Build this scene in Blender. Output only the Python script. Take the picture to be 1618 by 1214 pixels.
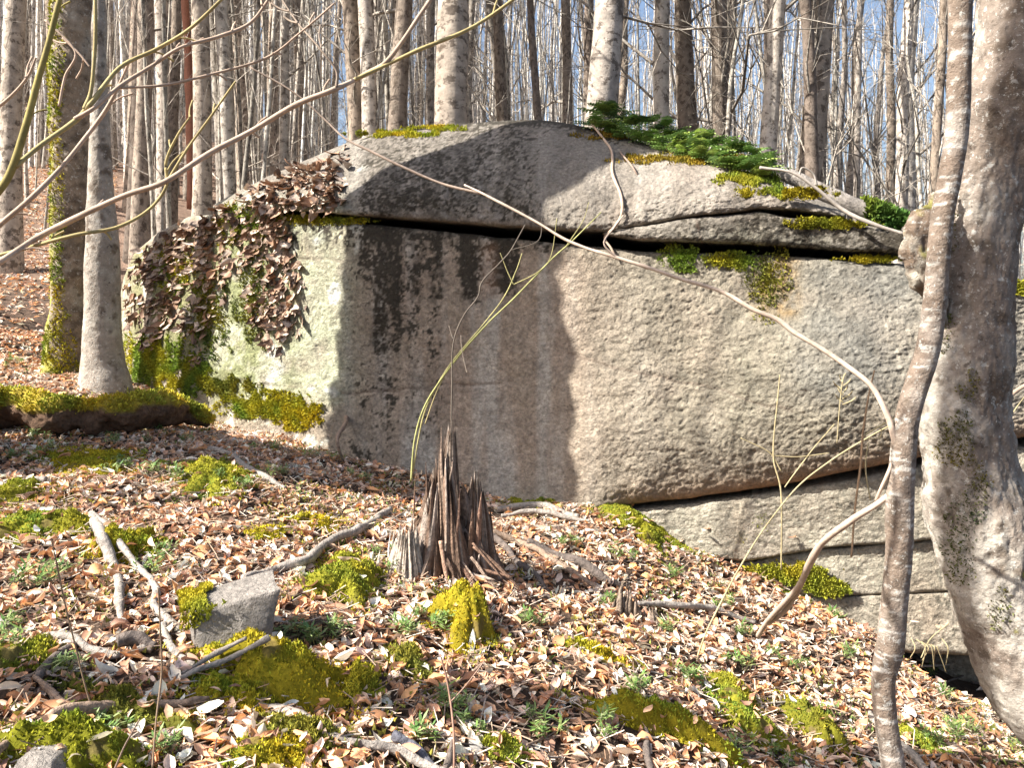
import bpy, math, random
import numpy as np
random.seed(7); rng = np.random.default_rng(7)
scene = bpy.context.scene
for o in list(bpy.data.objects): bpy.data.objects.remove(o)
R = math.radians
# ------------------------------------------------------------------ camera
CAMZ, F, CX, HY = 1.6, 1270.0, 809.0, 496.0        # eye height, focal length / centre / horizon in photo pixels
cam = bpy.data.cameras.new('camera'); cam.sensor_width = 36; cam.lens = F/1618*36
cam.shift_y = -(607-HY)/1618; cam.clip_start = 0.05; cam.clip_end = 2000
camo = bpy.data.objects.new('camera', cam); scene.collection.objects.link(camo)
camo.location = (0, 0, CAMZ); camo.rotation_euler = (R(90), 0, 0); scene.camera = camo
# ------------------------------------------------------------------ light
SUN_EL, SUN_FRONT = R(42), R(19)                    # sun stands to the left, a touch on the viewer's side
sdir = np.array([-math.cos(SUN_FRONT)*math.cos(SUN_EL), -math.sin(SUN_FRONT)*math.cos(SUN_EL), math.sin(SUN_EL)])
world = bpy.data.worlds.new('World'); scene.world = world; world.use_nodes = True
nt = world.node_tree; bg = nt.nodes['Background']
sky = nt.nodes.new('ShaderNodeTexSky'); sky.sky_type = 'NISHITA'; sky.sun_disc = False
sky.sun_elevation = SUN_EL; sky.sun_rotation = math.atan2(sdir[0], sdir[1])
sky.dust_density = 3.5; sky.air_density = 1.0; sky.ozone_density = 1.0
nt.links.new(sky.outputs[0], bg.inputs[0]); bg.inputs[1].default_value = 0.085
sl = bpy.data.lights.new('sun', 'SUN'); sl.energy = 5.0; sl.angle = R(0.5); sl.color = (1, .95, .87)
so = bpy.data.objects.new('sun', sl); scene.collection.objects.link(so)
from mathutils import Vector
so.rotation_euler = Vector((-sdir[0], -sdir[1], -sdir[2])).to_track_quat('-Z', 'Y').to_euler(); so.location = (-20, -5, 20)
scene.view_settings.view_transform = 'Standard'; scene.view_settings.look = 'None'
scene.view_settings.exposure = 1.55; scene.view_settings.gamma = 1; scene.view_settings.use_curve_mapping = False
scene.render.engine = 'CYCLES'
scene.cycles.max_bounces = 6; scene.cycles.diffuse_bounces = 3

# ------------------------------------------------------------------ numeric helpers
def W(px, py, d):
    px, py, d = np.broadcast_arrays(np.asarray(px, float), np.asarray(py, float), np.asarray(d, float))
    return np.stack([(px-CX)/F*d, d, CAMZ-(py-HY)/F*d], -1)
def _hash(i, j, k, s):
    h = (i.astype(np.uint32)*np.uint32(374761393)+j.astype(np.uint32)*np.uint32(668265263)+k.astype(np.uint32)*np.uint32(2147483647 & 1274126177)+np.uint32(s*974711 & 0xffffffff))
    h = (h ^ (h >> np.uint32(13)))*np.uint32(1274126177)
    h = h ^ (h >> np.uint32(16))
    return (h & np.uint32(0xffffff)).astype(np.float64)/0xffffff
def vn(P, s=0):
    P = np.asarray(P, float); I = np.floor(P).astype(np.int64); f = P-I; f = f*f*(3-2*f)
    r = 0
    for a in (0, 1):
        wa = f[..., 0] if a else 1-f[..., 0]
        for b in (0, 1):
            wb = f[..., 1] if b else 1-f[..., 1]
            for c in (0, 1):
                wc = f[..., 2] if c else 1-f[..., 2]
                r = r+wa*wb*wc*_hash(I[..., 0]+a, I[..., 1]+b, I[..., 2]+c, s)
    return r*2-1
def fbm(P, o=4, s=0, g=.5):
    P = np.asarray(P, float); r = 0; a = 1; t = 0
    for k in range(o): r = r+a*vn(P*(2.03**k)+k*11.3, s+k); t += a; a *= g
    return r/t
def sst(x, a, b):
    t = np.clip((x-a)/(b-a), 0, 1); return t*t*(3-2*t)
def box(u, v, u0, u1, v0, v1, s=15): return sst(u, u0-s, u0+s)*(1-sst(u, u1-s, u1+s))*sst(v, v0-s, v0+s)*(1-sst(v, v1-s, v1+s))
def mix(a, b, w): return a*(1-w[..., None])+np.asarray(b)*w[..., None]
def cr(pts, n):
    """smooth resample of a control path (Catmull-Rom)"""
    p = np.asarray(pts, float)
    if len(p) == 2: t = np.linspace(0, 1, n)[:, None]; return p[0]*(1-t)+p[1]*t
    q = np.vstack([2*p[0]-p[1], p, 2*p[-1]-p[-2]]); m = len(p)-1
    t = np.linspace(0, m, n); i = np.minimum(t.astype(int), m-1); f = (t-i)[:, None]
    a, b, c, d = q[i], q[i+1], q[i+2], q[i+3]
    return .5*(2*b+(c-a)*f+(2*a-5*b+4*c-d)*f*f+(3*b-a-3*c+d)*f**3)
# ------------------------------------------------------------------ objects
LMK = [(80, 650, 'the mossy log'), (690, 850, 'the broken stump'), (380, 965, 'the square stone'), (740, 980, 'the tall moss hump'), (440, 1070, 'the largest moss mound'), (1003, 960, 'the small stump'), (1040, 1145, 'the wide moss bank'), (1405, 1080, 'the curved sapling'), (1200, 1000, 'the forked branch tip'), (60, 842, 'the long left moss bank'),
       (175, 900, 'the forked pale roots'), (120, 1190, 'the corner moss'), (1285, 1150, 'the round moss cushion'), (500, 1150, 'the long pale stick'), (1550, 1150, 'the leaning beech'), (500, 870, 'the curved grey branch'), (350, 748, 'the shaded moss cushion'), (140, 742, 'the moss patch under the log'), (850, 800, 'the foot of the main block'), (1180, 920, 'the foot of the lower slabs'), (560, 735, 'the shaded foot of the boulder'), (550, 928, 'the moss left of the stump'), (720, 1170, 'the thin reddish stem'), (930, 1030, 'the bright moss streak'), (245, 1100, 'the fine dark stem'), (1160, 1100, 'the pale moss patch')]
def near(px, py):
    d_, (lx, ly, nm) = min((math.hypot(px-a, (py-b)*1.5), (a, b, c)) for a, b, c in LMK); dx, dy = px-lx, (py-ly)*1.5
    w_ = ('right of' if dx > 0 else 'left of') if abs(dx) > abs(dy) else ('beyond' if dy < 0 else 'in front of')
    return ('close ' if d_ < 60 else 'some way ')+w_+' '+nm
def where(px):
    for lim, nm in ((60, 'at the far left edge'), (150, 'behind the mossy trunk'), (290, 'between pale young and red dead trunks'), (430, 'behind the left shoulder of the boulder'), (560, 'left of the close row behind the cap'), (690, 'behind the left of the cap'), (800, 'behind the middle of the cap'), (920, 'left of the thick leaning trunk'), (1020, 'behind the start of the ferns'), (1130, 'behind the fern patch'), (1230, 'behind the right end of the ferns'), (1340, 'behind the right shoulder of the boulder'), (1500, 'left of the curved sapling')):
        if px < lim: return nm
    return 'beside and behind the leaning beech'
COL = scene.collection
class Geo:
    def __init__(s): s.v = []; s.q = []; s.t = []; s.c = []; s.n = 0
    def add(s, v, q=None, t=None, c=(.5, .5, .5)):
        v = np.asarray(v, float).reshape(-1, 3)
        if q is not None and len(q): s.q.append(np.asarray(q)+s.n)
        if t is not None and len(t): s.t.append(np.asarray(t)+s.n)
        c = np.asarray(c, float)
        s.c.append(np.broadcast_to(c, (len(v), 3)) if c.ndim == 1 else c.reshape(-1, 3)); s.v.append(v); s.n += len(v); return s
    def mesh(s, name, mat, off=(0, 0, 0), smooth=True):
        v = np.concatenate(s.v)-np.asarray(off); c = np.concatenate(s.c)
        q = np.concatenate(s.q) if s.q else np.zeros((0, 4), int); t = np.concatenate(s.t) if s.t else np.zeros((0, 3), int)
        me = bpy.data.meshes.new(name); me.vertices.add(len(v)); me.vertices.foreach_set('co', v.ravel().astype(np.float32))
        lp = np.concatenate([q.ravel(), t.ravel()]).astype(np.int32); me.loops.add(len(lp)); me.loops.foreach_set('vertex_index', lp)
        nf = len(q)+len(t); me.polygons.add(nf)
        st = np.concatenate([np.arange(len(q))*4, len(q)*4+np.arange(len(t))*3]).astype(np.int32)
        me.polygons.foreach_set('loop_start', st)
        me.polygons.foreach_set('use_smooth', np.full(nf, smooth)); me.update(calc_edges=True); me.validate()
        a = me.color_attributes.new('col', 'FLOAT_COLOR', 'POINT')
        a.data.foreach_set('color', np.hstack([c, np.ones((len(c), 1))]).ravel().astype(np.float32))
        me.materials.append(mat); return me
def thing(name, label, cat, loc, group=None):
    o = bpy.data.objects.new(name, None); COL.objects.link(o); o.empty_display_size = .1
    o.location = [float(a) for a in loc]; tag(o, label, cat, group); return o
def tag(o, label=None, cat=None, group=None, kind=None):
    if label: o['label'] = label
    if cat: o['category'] = cat
    if group: o['group'] = group
    if kind: o['kind'] = kind
    return o
def part(name, g, mat, parent=None, loc=None, smooth=True):
    off = np.array(parent.location) if parent is not None else (np.asarray(loc, float) if loc is not None else np.zeros(3))
    p = parent
    while p is not None and p.parent is not None: p = p.parent; off = off+np.array(p.location)
    me = g if isinstance(g, bpy.types.Mesh) else g.mesh(name, mat, off, smooth)
    o = bpy.data.objects.new(name, me); COL.objects.link(o)
    if parent is not None: o.parent = parent
    elif loc is not None: o.location = [float(a) for a in loc]
    return o
# ------------------------------------------------------------------ materials
def mat(name, rough=.85, bumps=((40, .3, .02),), var=.25, vscale=25, objvar=0.0, spec=.3, transl=0, speck=None, hue=None):
    m = bpy.data.materials.new(name); m.use_nodes = True; N = m.node_tree.nodes; L = m.node_tree.links; b = N['Principled BSDF']
    b.inputs['Roughness'].default_value = rough; b.inputs['Specular IOR Level'].default_value = spec
    at = N.new('ShaderNodeAttribute'); at.attribute_name = 'col'; tc = N.new('ShaderNodeTexCoord')
    no = N.new('ShaderNodeTexNoise'); no.inputs['Scale'].default_value = vscale; no.inputs['Detail'].default_value = 8; no.inputs['Roughness'].default_value = .65
    L.new(tc.outputs['Object'], no.inputs['Vector'])
    mr = N.new('ShaderNodeMapRange'); mr.inputs[1].default_value = .3; mr.inputs[2].default_value = .7
    mr.inputs[3].default_value = 1-var; mr.inputs[4].default_value = 1+var; L.new(no.outputs[0], mr.inputs[0])
    mul = N.new('ShaderNodeVectorMath'); mul.operation = 'SCALE'; L.new(at.outputs['Color'], mul.inputs[0]); L.new(mr.outputs[0], mul.inputs['Scale'])
    out = mul.outputs[0]
    if objvar:
        oi = N.new('ShaderNodeObjectInfo'); m2 = N.new('ShaderNodeMapRange'); m2.inputs[3].default_value = 1-objvar; m2.inputs[4].default_value = 1+objvar
        L.new(oi.outputs['Random'], m2.inputs[0]); mu = N.new('ShaderNodeVectorMath'); mu.operation = 'SCALE'; L.new(out, mu.inputs[0]); L.new(m2.outputs[0], mu.inputs['Scale']); out = mu.outputs[0]
    if speck:                                    # (scale, threshold, colour, amount): lichen / mineral specks
        for sc, th, colr, am in speck:
            n2 = N.new('ShaderNodeTexNoise'); n2.inputs['Scale'].default_value = sc; n2.inputs['Detail'].default_value = 6; n2.inputs['Roughness'].default_value = .7
            L.new(tc.outputs['Object'], n2.inputs['Vector'])
            r2 = N.new('ShaderNodeMapRange'); r2.inputs[1].default_value = th; r2.inputs[2].default_value = th+.05; r2.inputs[4].default_value = am
            L.new(n2.outputs[0], r2.inputs[0]); mx = N.new('ShaderNodeMix'); mx.data_type = 'RGBA'
            L.new(r2.outputs[0], mx.inputs[0]); L.new(out, mx.inputs[6]); mx.inputs[7].default_value = (*colr, 1); out = mx.outputs[2]
    L.new(out, b.inputs['Base Color'])
    prev = None
    for sc, st, dist in bumps:
        n3 = N.new('ShaderNodeTexNoise'); n3.inputs['Scale'].default_value = sc; n3.inputs['Detail'].default_value = 6; n3.inputs['Roughness'].default_value = .6
        L.new(tc.outputs['Object'], n3.inputs['Vector'])
        bu = N.new('ShaderNodeBump'); bu.inputs['Strength'].default_value = st; bu.inputs['Distance'].default_value = dist; L.new(n3.outputs[0], bu.inputs['Height'])
        if prev: L.new(prev, bu.inputs['Normal'])
        prev = bu.outputs[0]
    if prev: L.new(prev, b.inputs['Normal'])
    if transl:
        t = N.new('ShaderNodeBsdfTranslucent'); L.new(out, t.inputs['Color']); ms = N.new('ShaderNodeMixShader'); ms.inputs[0].default_value = transl
        L.new(b.outputs[0], ms.inputs[1]); L.new(t.outputs[0], ms.inputs[2]); L.new(ms.outputs[0], N['Material Output'].inputs['Surface'])
    return m
M_rock = mat('weathered_gneiss', .95, ((28, .9, .03), (75, .9, .014), (220, .7, .005)), .38, 38, speck=((70, .6, (.05, .045, .035), .55), (55, .64, (.5, .5, .44), .5)))
M_soil = mat('forest_soil', 1, ((25, .8, .04),), .5, 12)
M_bark = mat('beech_bark', .9, ((38, .8, .015), (120, .8, .006)), .3, 14, speck=((26, .58, (.46, .45, .41), .7), (60, .6, (.5, .49, .45), .6), (17, .6, (.06, .045, .035), .75)))
M_far = mat('forest_bark', .95, ((30, .6, .02),), .45, 7, objvar=.35, speck=((9, .53, (.055, .038, .028), .75), (4, .60, (.08, .055, .035), .5), (24, .62, (.45, .42, .36), .5)))
M_twig = mat('twig_bark', .8, ((120, .3, .003),), .25, 40)
M_wood = mat('weathered_wood', .95, ((55, .9, .014), (200, .6, .004)), .5, 42)
M_leaf = mat('dry_leaf', .65, ((90, .3, .003),), .2, 60, transl=.18, spec=.35)
M_green = mat('evergreen_leaf', .45, (), .2, 60, transl=.2, spec=.5)
M_moss = mat('moss', 1, ((150, .6, .006),), .35, 60, transl=.1, spec=.1)
M_tripe = mat('rock_tripe_skin', .7, ((80, .5, .004),), .35, 40, spec=.3)

# ------------------------------------------------------------------ terrain
_plan = np.array([(-5.4, 11.0), (-4.35, 9.0), (-3.45, 8.0), (-1.5, 6.95), (.67, 6.15), (2.9, 5.4), (5.5, 4.75), (7.5, 4.3)])
_pl = cr(_plan, 400); _plpx = CX+F*_pl[:, 0]/_pl[:, 1]
def Df(px): return np.interp(px, _plpx, _pl[:, 1])
BACK = np.array([.3, .95, 0])
ctl = [(-300, 1214, 2.0), (0, 1214, 2.25), (400, 1214, 2.45), (800, 1214, 2.8), (1200, 1214, 3.4), (1618, 1214, 4.15),
       (0, 900, 3.7), (400, 950, 3.6), (700, 940, 4.1), (1000, 970, 4.5), (1300, 1080, 4.5),
       (0, 740, 5.2), (350, 740, 5.4), (600, 810, 5.4),
       (0, 625, 7.1), (150, 602, 7.6), (0, 545, 8.8), (0, 440, 12.5), (150, 440, 12.8), (0, 300, 20), (380, 272, 30), (150, 255, 28), (-500, 400, 12), (-300, 250, 30)]
cp = [tuple(W(*c)) for c in ctl]
for px, py in ((200, 605), (300, 655), (420, 690), (560, 728), (700, 762), (850, 800), (960, 812), (1060, 868), (1120, 890), (1200, 928), (1300, 968), (1400, 1030), (1450, 1078), (1560, 1128), (1700, 1190)):
    cp.append(tuple(W(px, py, Df(px))))
cp += [(0, 0, 0), (-3, 0, .55), (3, 0, -1.1), (0, -10, 0), (-10, -10, 2), (10, -10, -3), (7, 4, -2.2), (12, 8, -3.5), (4, 9, -1.2), (0, 9, .1), (2, 13, -.5), (-3, 13, 1.3),
       (0, 25, .5), (10, 25, -3), (20, 30, -5), (-8, 45, 8.5), (0, 60, 1), (-25, 45, 15.5), (-45, 45, 21), (30, 70, -8), (-50, 100, 16), (0, 120, -3), (60, 120, -14), (-40, 0, 12), (40, 0, -10)]
cp = np.array(cp)
def _U(r2): return .5*r2*np.log(r2+1e-9)
_n = len(cp); _K = _U(((cp[:, None, :2]-cp[None, :, :2])**2).sum(-1))+np.eye(_n)*.02
_A = np.zeros((_n+3, _n+3)); _A[:_n, :_n] = _K; _A[:_n, _n] = 1; _A[:_n, _n+1:] = cp[:, :2]; _A[_n:, :_n] = _A[:_n, _n:].T
_w = np.linalg.solve(_A, np.concatenate([cp[:, 2], [0, 0, 0]]))
def gz(x, y):
    x = np.asarray(x, float); y = np.asarray(y, float); sh = x.shape; x = x.ravel(); y = y.ravel(); out = np.empty(len(x))
    for i in range(0, len(x), 40000):
        a = x[i:i+40000]; b = y[i:i+40000]
        out[i:i+40000] = _U((a[:, None]-cp[:, 0])**2+(b[:, None]-cp[:, 1])**2)@_w[:_n]+_w[_n]+a*_w[_n+1]+b*_w[_n+2]
    P = np.stack([x, y, 0*x], -1)
    out = out+.07*fbm(P*1.5, 3, 5)+.035*fbm(P*6, 2, 9)+sst(y, 12, 30)*.3*fbm(P*.3, 2, 3)
    return out.reshape(sh)
def G(px, py, h=0.0):
    """where the sight line of a photo pixel meets the ground (raised by h)"""
    ds = np.concatenate([np.arange(1.3, 12, .03), np.arange(12, 60, .3)]); p = W(px, py, ds); f = p[:, 2]-gz(p[:, 0], p[:, 1])-h
    k = np.where(f < 0)[0]
    if not len(k): return p[-1]
    k = max(k[0], 1); t = f[k-1]/(f[k-1]-f[k]+1e-9); return p[k-1]*(1-t)+p[k]*t
def gnorm(x, y, e=.06):
    n = np.array([gz(x-e, y)-gz(x+e, y), gz(x, y-e)-gz(x, y+e), 2*e]); return n/np.linalg.norm(n)
def axis(parts): return np.unique(np.concatenate([np.arange(a, b, s) for a, b, s in parts]))
xs = axis([(-160, -60, 10), (-60, -15, 1.0), (-15, -6, .15), (-6, 6, .05), (6, 15, .3), (15, 60, 1.5), (60, 161, 10)])
ys = axis([(-40, 0, 1.5), (0, 1.5, .15), (1.5, 9.5, .05), (9.5, 20, .15), (20, 60, .8), (60, 220, 8)])
X, Y = np.meshgrid(xs, ys); Z = gz(X, Y); P = np.stack([X, Y, Z], -1).reshape(-1, 3)
nx, ny = len(xs), len(ys); ii, jj = np.meshgrid(np.arange(nx-1), np.arange(ny-1)); a = (jj*nx+ii).ravel()
c = np.array((.07, .045, .03))*(1+.5*fbm(P*4, 4, 2))[:, None]
far = sst(P[:, 1], 9, 16)+0; c = mix(c, (.24, .16, .115), np.clip(far*(.75+.6*fbm(P*3, 3, 4)), 0, 1))
g = Geo().add(P, q=np.stack([a, a+1, a+1+nx, a+nx], -1), c=c)
ground = tag(part('ground', g, M_soil), kind='structure')

# ------------------------------------------------------------------ boulder
def lin(pts):
    p = np.array(pts, float); return lambda x: np.interp(x, p[:, 0], p[:, 1])
def relief(P, rough):
    Q = P*np.array([1, 1, 1.4])
    e = P*np.array([19, 19, 38]); e = e+.6*vn(P*9, 3)[..., None]
    r = .10*vn(P*.9, 11)+.04*fbm(P*3, 3, 12)+.004*fbm(P*np.array([18, 18, 26]), 3, 15)
    k = fbm(e, 3, 13, .6); k = np.where(k > 0, k**.8, -np.abs(k)**1.0)
    return r+rough*(.0125*k+.012*fbm(P*66, 3, 14))
main_top = lin([(180, 520), (195, 440), (212, 400), (250, 368), (300, 342), (400, 334), (560, 352), (700, 366), (850, 381), (1000, 396), (1250, 405), (1420, 417), (1600, 452), (1950, 520)])
main_bot = lin([(180, 700), (560, 785), (850, 835), (930, 815), (960, 801), (1100, 786), (1240, 765), (1400, 733), (1620, 690), (1950, 640)])
cap_top = lin([(335, 325), (380, 300), (420, 281), (480, 254), (550, 225), (600, 208), (660, 200), (720, 196), (800, 190), (870, 190), (960, 208), (1070, 240), (1200, 277), (1300, 319), (1340, 335)])
cap_bot = lin([(335, 345), (400, 338), (440, 331), (560, 339), (700, 351), (850, 362), (960, 366), (1100, 341), (1200, 330), (1260, 333), (1340, 345)])
wed_top = lin([(950, 366), (1100, 344), (1200, 334), (1250, 345), (1350, 355), (1440, 366)])
wed_bot = lin([(950, 371), (1000, 378), (1100, 382), (1250, 390), (1440, 402)])
a_top = lin([(900, 830), (960, 808), (1100, 794), (1240, 775), (1400, 745), (1620, 704), (1950, 655)])
a_bot = lin([(900, 850), (1000, 862), (1100, 880), (1180, 887), (1300, 866), (1475, 853), (1950, 800)])
b_bot = lin([(1080, 900), (1200, 935), (1300, 944), (1500, 935), (1950, 890)])
c_bot = lin([(1150, 960), (1300, 1000), (1440, 1034), (1545, 1036), (1950, 1010)])
def seg_dist(u, v, pts):
    best = np.full(u.shape, 1e9)
    for (x0, y0), (x1, y1) in zip(pts[:-1], pts[1:]):
        dx, dy = x1-x0, y1-y0; t = np.clip(((u-x0)*dx+(v-y0)*dy)/(dx*dx+dy*dy), 0, 1)
        best = np.minimum(best, np.hypot(u-x0-t*dx, v-y0-t*dy))
    return best
cracks = [[(540, 622), (620, 618), (700, 608), (790, 606)], [(700, 715), (760, 690), (800, 668), (840, 668), (930, 642)], [(420, 403), (480, 409), (545, 413)],
          [(330, 600), (420, 607), (500, 613)], [(930, 700), (1010, 712), (1100, 705)], [(1100, 345), (1107, 385)], [(900, 560), (1000, 590), (1120, 610), (1250, 650)]]
def wob(px, amp=2.2, s=1): return amp*fbm(np.stack([px/30., px*0, px*0], -1), 4, s, .6)
def main_d(px, py):
    P0 = W(px, py, Df(px)); rough = .4+.6*sst(px, 880, 990)+.35*(1-sst(px, 520, 600))
    t = (main_bot(px)-py)/(main_bot(px)-main_top(px))
    und = .09*np.exp(-np.clip((main_bot(px)-py), 0, 999)/28.)*sst(px, 950, 1000)
    gr = 0
    for k, cpts in enumerate(cracks):
        w = seg_dist(px+3*vn(P0*7, 40), py+5*vn(P0*8, 41), cpts); gr = gr+(.010 if k != 6 else .006)*(.15 if k in (1, 4) else 1)*np.exp(-(w/(2.2 if k != 6 else 6))**2)
    return Df(px)+.22*t+und+relief(P0, rough)+gr-.12*box(px, py, 950, 1600, 500, 740, 90)
def cap_d(px, py):
    P0 = W(px, py, Df(px)); t = np.clip((cap_bot(px)-py)/np.maximum(cap_bot(px)-cap_top(px), 6), 0, 1)
    H = np.clip((cap_bot(px)-cap_top(px))/150., .1, 1)
    return Df(px)+.12+1.0*H*t**2.2+relief(P0, .75+.35*sst(px, 850, 930))+.03*fbm(P0*5, 3, 19)
def wed_d(px, py): P0 = W(px, py, Df(px)); return Df(px)+.13+relief(P0, .6)+.03*vn(P0*2.5, 77)
def rock_col(px, py, P, which):
    n1 = fbm(P*2.2, 4, 21); n2 = fbm(P*7, 4, 22); n3 = fbm(P*20, 3, 23); st = fbm(np.stack([px/26., px*0, py/260.], -1), 4, 24)
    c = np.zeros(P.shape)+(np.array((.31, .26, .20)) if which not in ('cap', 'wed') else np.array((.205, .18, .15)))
    c = mix(c, (.36, .265, .20), np.clip(.38*box(px, py, 600, 960, 380, 800, 50)+.35*n1+.35*st, 0, .8))
    c = mix(c, (.42, .40, .35), np.clip((st+.1)*1.4, 0, .7)*(.4+.6*box(px, py, 540, 900, 380, 800, 40)))
    c = mix(c, (.25, .25, .18), np.clip(box(px, py, 1030, 1330, 380, 700, 60)*(.45+n1*1.2), 0, .7))
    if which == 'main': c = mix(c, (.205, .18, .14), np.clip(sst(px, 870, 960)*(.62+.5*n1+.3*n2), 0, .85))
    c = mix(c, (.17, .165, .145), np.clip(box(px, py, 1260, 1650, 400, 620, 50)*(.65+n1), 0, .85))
    c = mix(c, (.40, .42, .29), np.clip(box(px, py, 330, 548, 330, 640, 40)*(.7+n2*.8), 0, .9))
    c = mix(c, (.55, .55, .48), np.clip((fbm(P*4.5, 3, 31)-.30)*6, 0, 1)*(1-sst(px, 540, 600)))
    c = mix(c, (.16, .18, .05), np.clip((fbm(P*5, 4, 32)+.15)*5, 0, .8)*box(px, py, 190, 460, 350, 640, 40)*.8)
    c = mix(c, (.36, .21, .12), .8*np.exp(-np.clip((main_bot(px)-py), 0, 999)/14.)*sst(px, 940, 1000)*(1 if which == 'main' else 0))
    if which == 'main':
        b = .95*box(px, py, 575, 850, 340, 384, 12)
        for u0, u1, v1, am in ((585, 640, 560, 1.0), (648, 705, 480, .85), (722, 762, 478, 1.4), (775, 822, 465, 1.3), (560, 600, 450, .7), (590, 700, 700, .5), (1205, 1250, 480, .6), (545, 640, 740, .36)):
            b = np.maximum(b, am*box(px+9*n2, py, u0, u1, 330, v1, 14))
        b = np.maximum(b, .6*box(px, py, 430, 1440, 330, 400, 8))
    elif which == 'cap':
        b = np.maximum(.7*box(px, py, 560, 850, 195, 345, 25), .85*box(px, py, 600, 700, 290, 340, 12)); b = np.maximum(b, 1.3*np.exp(-np.clip(py-cap_top(px), 0, 99)/14.)*box(px, py, 620, 990, 100, 400, 20))
    else: b = .45+0*px+(.35*box(px, py, 1190, 1460, 300, 420, 40) if which == 'wed' else 0)
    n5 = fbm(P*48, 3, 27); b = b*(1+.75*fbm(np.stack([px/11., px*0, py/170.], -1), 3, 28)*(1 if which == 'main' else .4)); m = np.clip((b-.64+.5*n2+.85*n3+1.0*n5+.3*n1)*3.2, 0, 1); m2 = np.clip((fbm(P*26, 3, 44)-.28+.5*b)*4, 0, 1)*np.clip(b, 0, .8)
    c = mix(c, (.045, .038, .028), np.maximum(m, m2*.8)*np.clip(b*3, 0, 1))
    if which == 'main':
        # rusty smear and pale vertical runs
        c = mix(c, (.36, .21, .13), .3*box(px, py, 762, 785, 385, 470, 10))
        c = mix(c, (.25, .17, .08), np.clip(box(px, py, 1190, 1260, 400, 500, 15)*(.6+n3), 0, .8))
    if which == 'low': c = mix(c, (.34, .315, .25), np.clip(.5+n1, 0, .8))
    for k, cpts in enumerate(cracks):
        c = mix(c, (.10, .06, .045), (.12 if k in (1, 4) else .45)*np.exp(-(seg_dist(px+3*vn(P*7, 40), py+5*vn(P*8, 41), cpts)/2.)**2))
    return np.clip(c*(1+.22*n2+.30*n3+.25*fbm(P*45, 2, 25))[..., None], .01, .8)
def rock_part(name, px0, px1, top, bot, dfun, which, parent, step=2.45, rt=.06, rb=.05, topslope=-.15, back=3.0, hmax=420, endl=True, endr=True, rowstep=2.45):
    px = np.arange(px0, px1+.1, step); nr = int(hmax/rowstep); t = np.linspace(0, 1, nr); t = t
    T = top(px)+wob(px, 2.0, 51+len(name)); B = bot(px)+wob(px, 2.0, 52+len(name))
    PX = np.broadcast_to(px[:, None], (len(px), nr)); PY = B[:, None]+(T-B)[:, None]*t[None]
    d = dfun(PX, PY); et = (PY-T[:, None])*d/F; eb = (B[:, None]-PY)*d/F
    def rnd(e, r): e = np.clip(e, 0, r); return r-np.sqrt(np.clip(r*r-(r-e)**2, 0, None))
    el = np.minimum((PX-px0) if endl else 1e3, (px1-PX) if endr else 1e3)*d/F
    d = d+rnd(et, rt)+rnd(eb, rb)+rnd(el, .08)
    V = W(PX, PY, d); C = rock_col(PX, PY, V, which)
    rows = [V]; cols = [C]
    bt = [V[:, :1]+BACK*k+np.array([0, 0, .02*k]) for k in (back*.7, .5, .12, .03)]
    tp = [V[:, -1:]+BACK*k+np.array([0, 0, topslope*k])+np.array([0, 0, .03])*vn(V[:, -1:]*2+k, 3)[..., None]*(k > .2) for k in (.04, .12, .3, .6, 1.2, back)]
    tp.append(V[:, -1:]+BACK*(back+.2)+np.array([0, 0, -3.5]))
    V = np.concatenate(bt+[V]+tp, 1); C = np.concatenate([np.repeat(C[:, :1], 4, 1), C, np.repeat(C[:, -1:], 7, 1)*.9], 1)
    if endr: V = np.concatenate([V]+[V[-1:]+BACK*k for k in (.05, .2, .8)], 0); C = np.concatenate([C]+[C[-1:]]*3, 0)
    if endl: V = np.concatenate([V[:1]+BACK*k for k in (.8, .2, .05)]+[V], 0); C = np.concatenate([C[:1]]*3+[C], 0)
    n, m = V.shape[:2]; i, j = np.meshgrid(np.arange(n-1), np.arange(m-1), indexing='ij'); a = (i*m+j).ravel()
    g = Geo().add(V, q=np.stack([a, a+m, a+m+1, a+1], -1), c=C)
    return part(name, g, M_rock, parent)
def P0base(px): p = W(px, 700, Df(px)); return p
rock = thing('boulder', 'huge layered grey boulder with a mossy fern-topped cap slab, behind the leafy slope', 'boulder', (0, 7.5, 0))
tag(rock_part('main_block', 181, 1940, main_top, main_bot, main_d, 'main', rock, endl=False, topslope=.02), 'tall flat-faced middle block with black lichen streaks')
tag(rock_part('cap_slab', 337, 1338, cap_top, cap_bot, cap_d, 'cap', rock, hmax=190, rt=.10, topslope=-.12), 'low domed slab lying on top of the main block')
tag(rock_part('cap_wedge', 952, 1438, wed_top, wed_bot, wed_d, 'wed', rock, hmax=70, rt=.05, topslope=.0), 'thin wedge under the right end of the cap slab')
tag(rock_part('lower_slab', 905, 1940, a_top, a_bot, lambda u, v: Df(u)+.10+relief(W(u, v, Df(u)), .5), 'low', rock, hmax=170, rb=.025, topslope=.02), 'pale slab below the main block')
tag(rock_part('lower_slab', 1085, 1940, lambda p: a_bot(p)+1.2, b_bot, lambda u, v: Df(u)+.16+relief(W(u, v, Df(u)), .5), 'low', rock, hmax=100, rt=.025, rb=.025, topslope=.02), 'second pale slab from the ground')
tag(rock_part('base_slab', 1155, 1940, lambda p: b_bot(p)+1.2, c_bot, lambda u, v: Df(u)+.16+.0*u+relief(W(u, v, Df(u)), .5), 'low', rock, hmax=120, rt=.025, rb=.05, topslope=.02), 'lowest slab overhanging a dark hollow')
rock_part('hollow_back', 1300, 1940, lambda p: c_bot(p)-4, lambda p: c_bot(p)+110, lambda u, v: Df(u)+.75+relief(W(u, v, Df(u)), .5), 'low', rock, hmax=120, step=6, rowstep=6)
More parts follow.
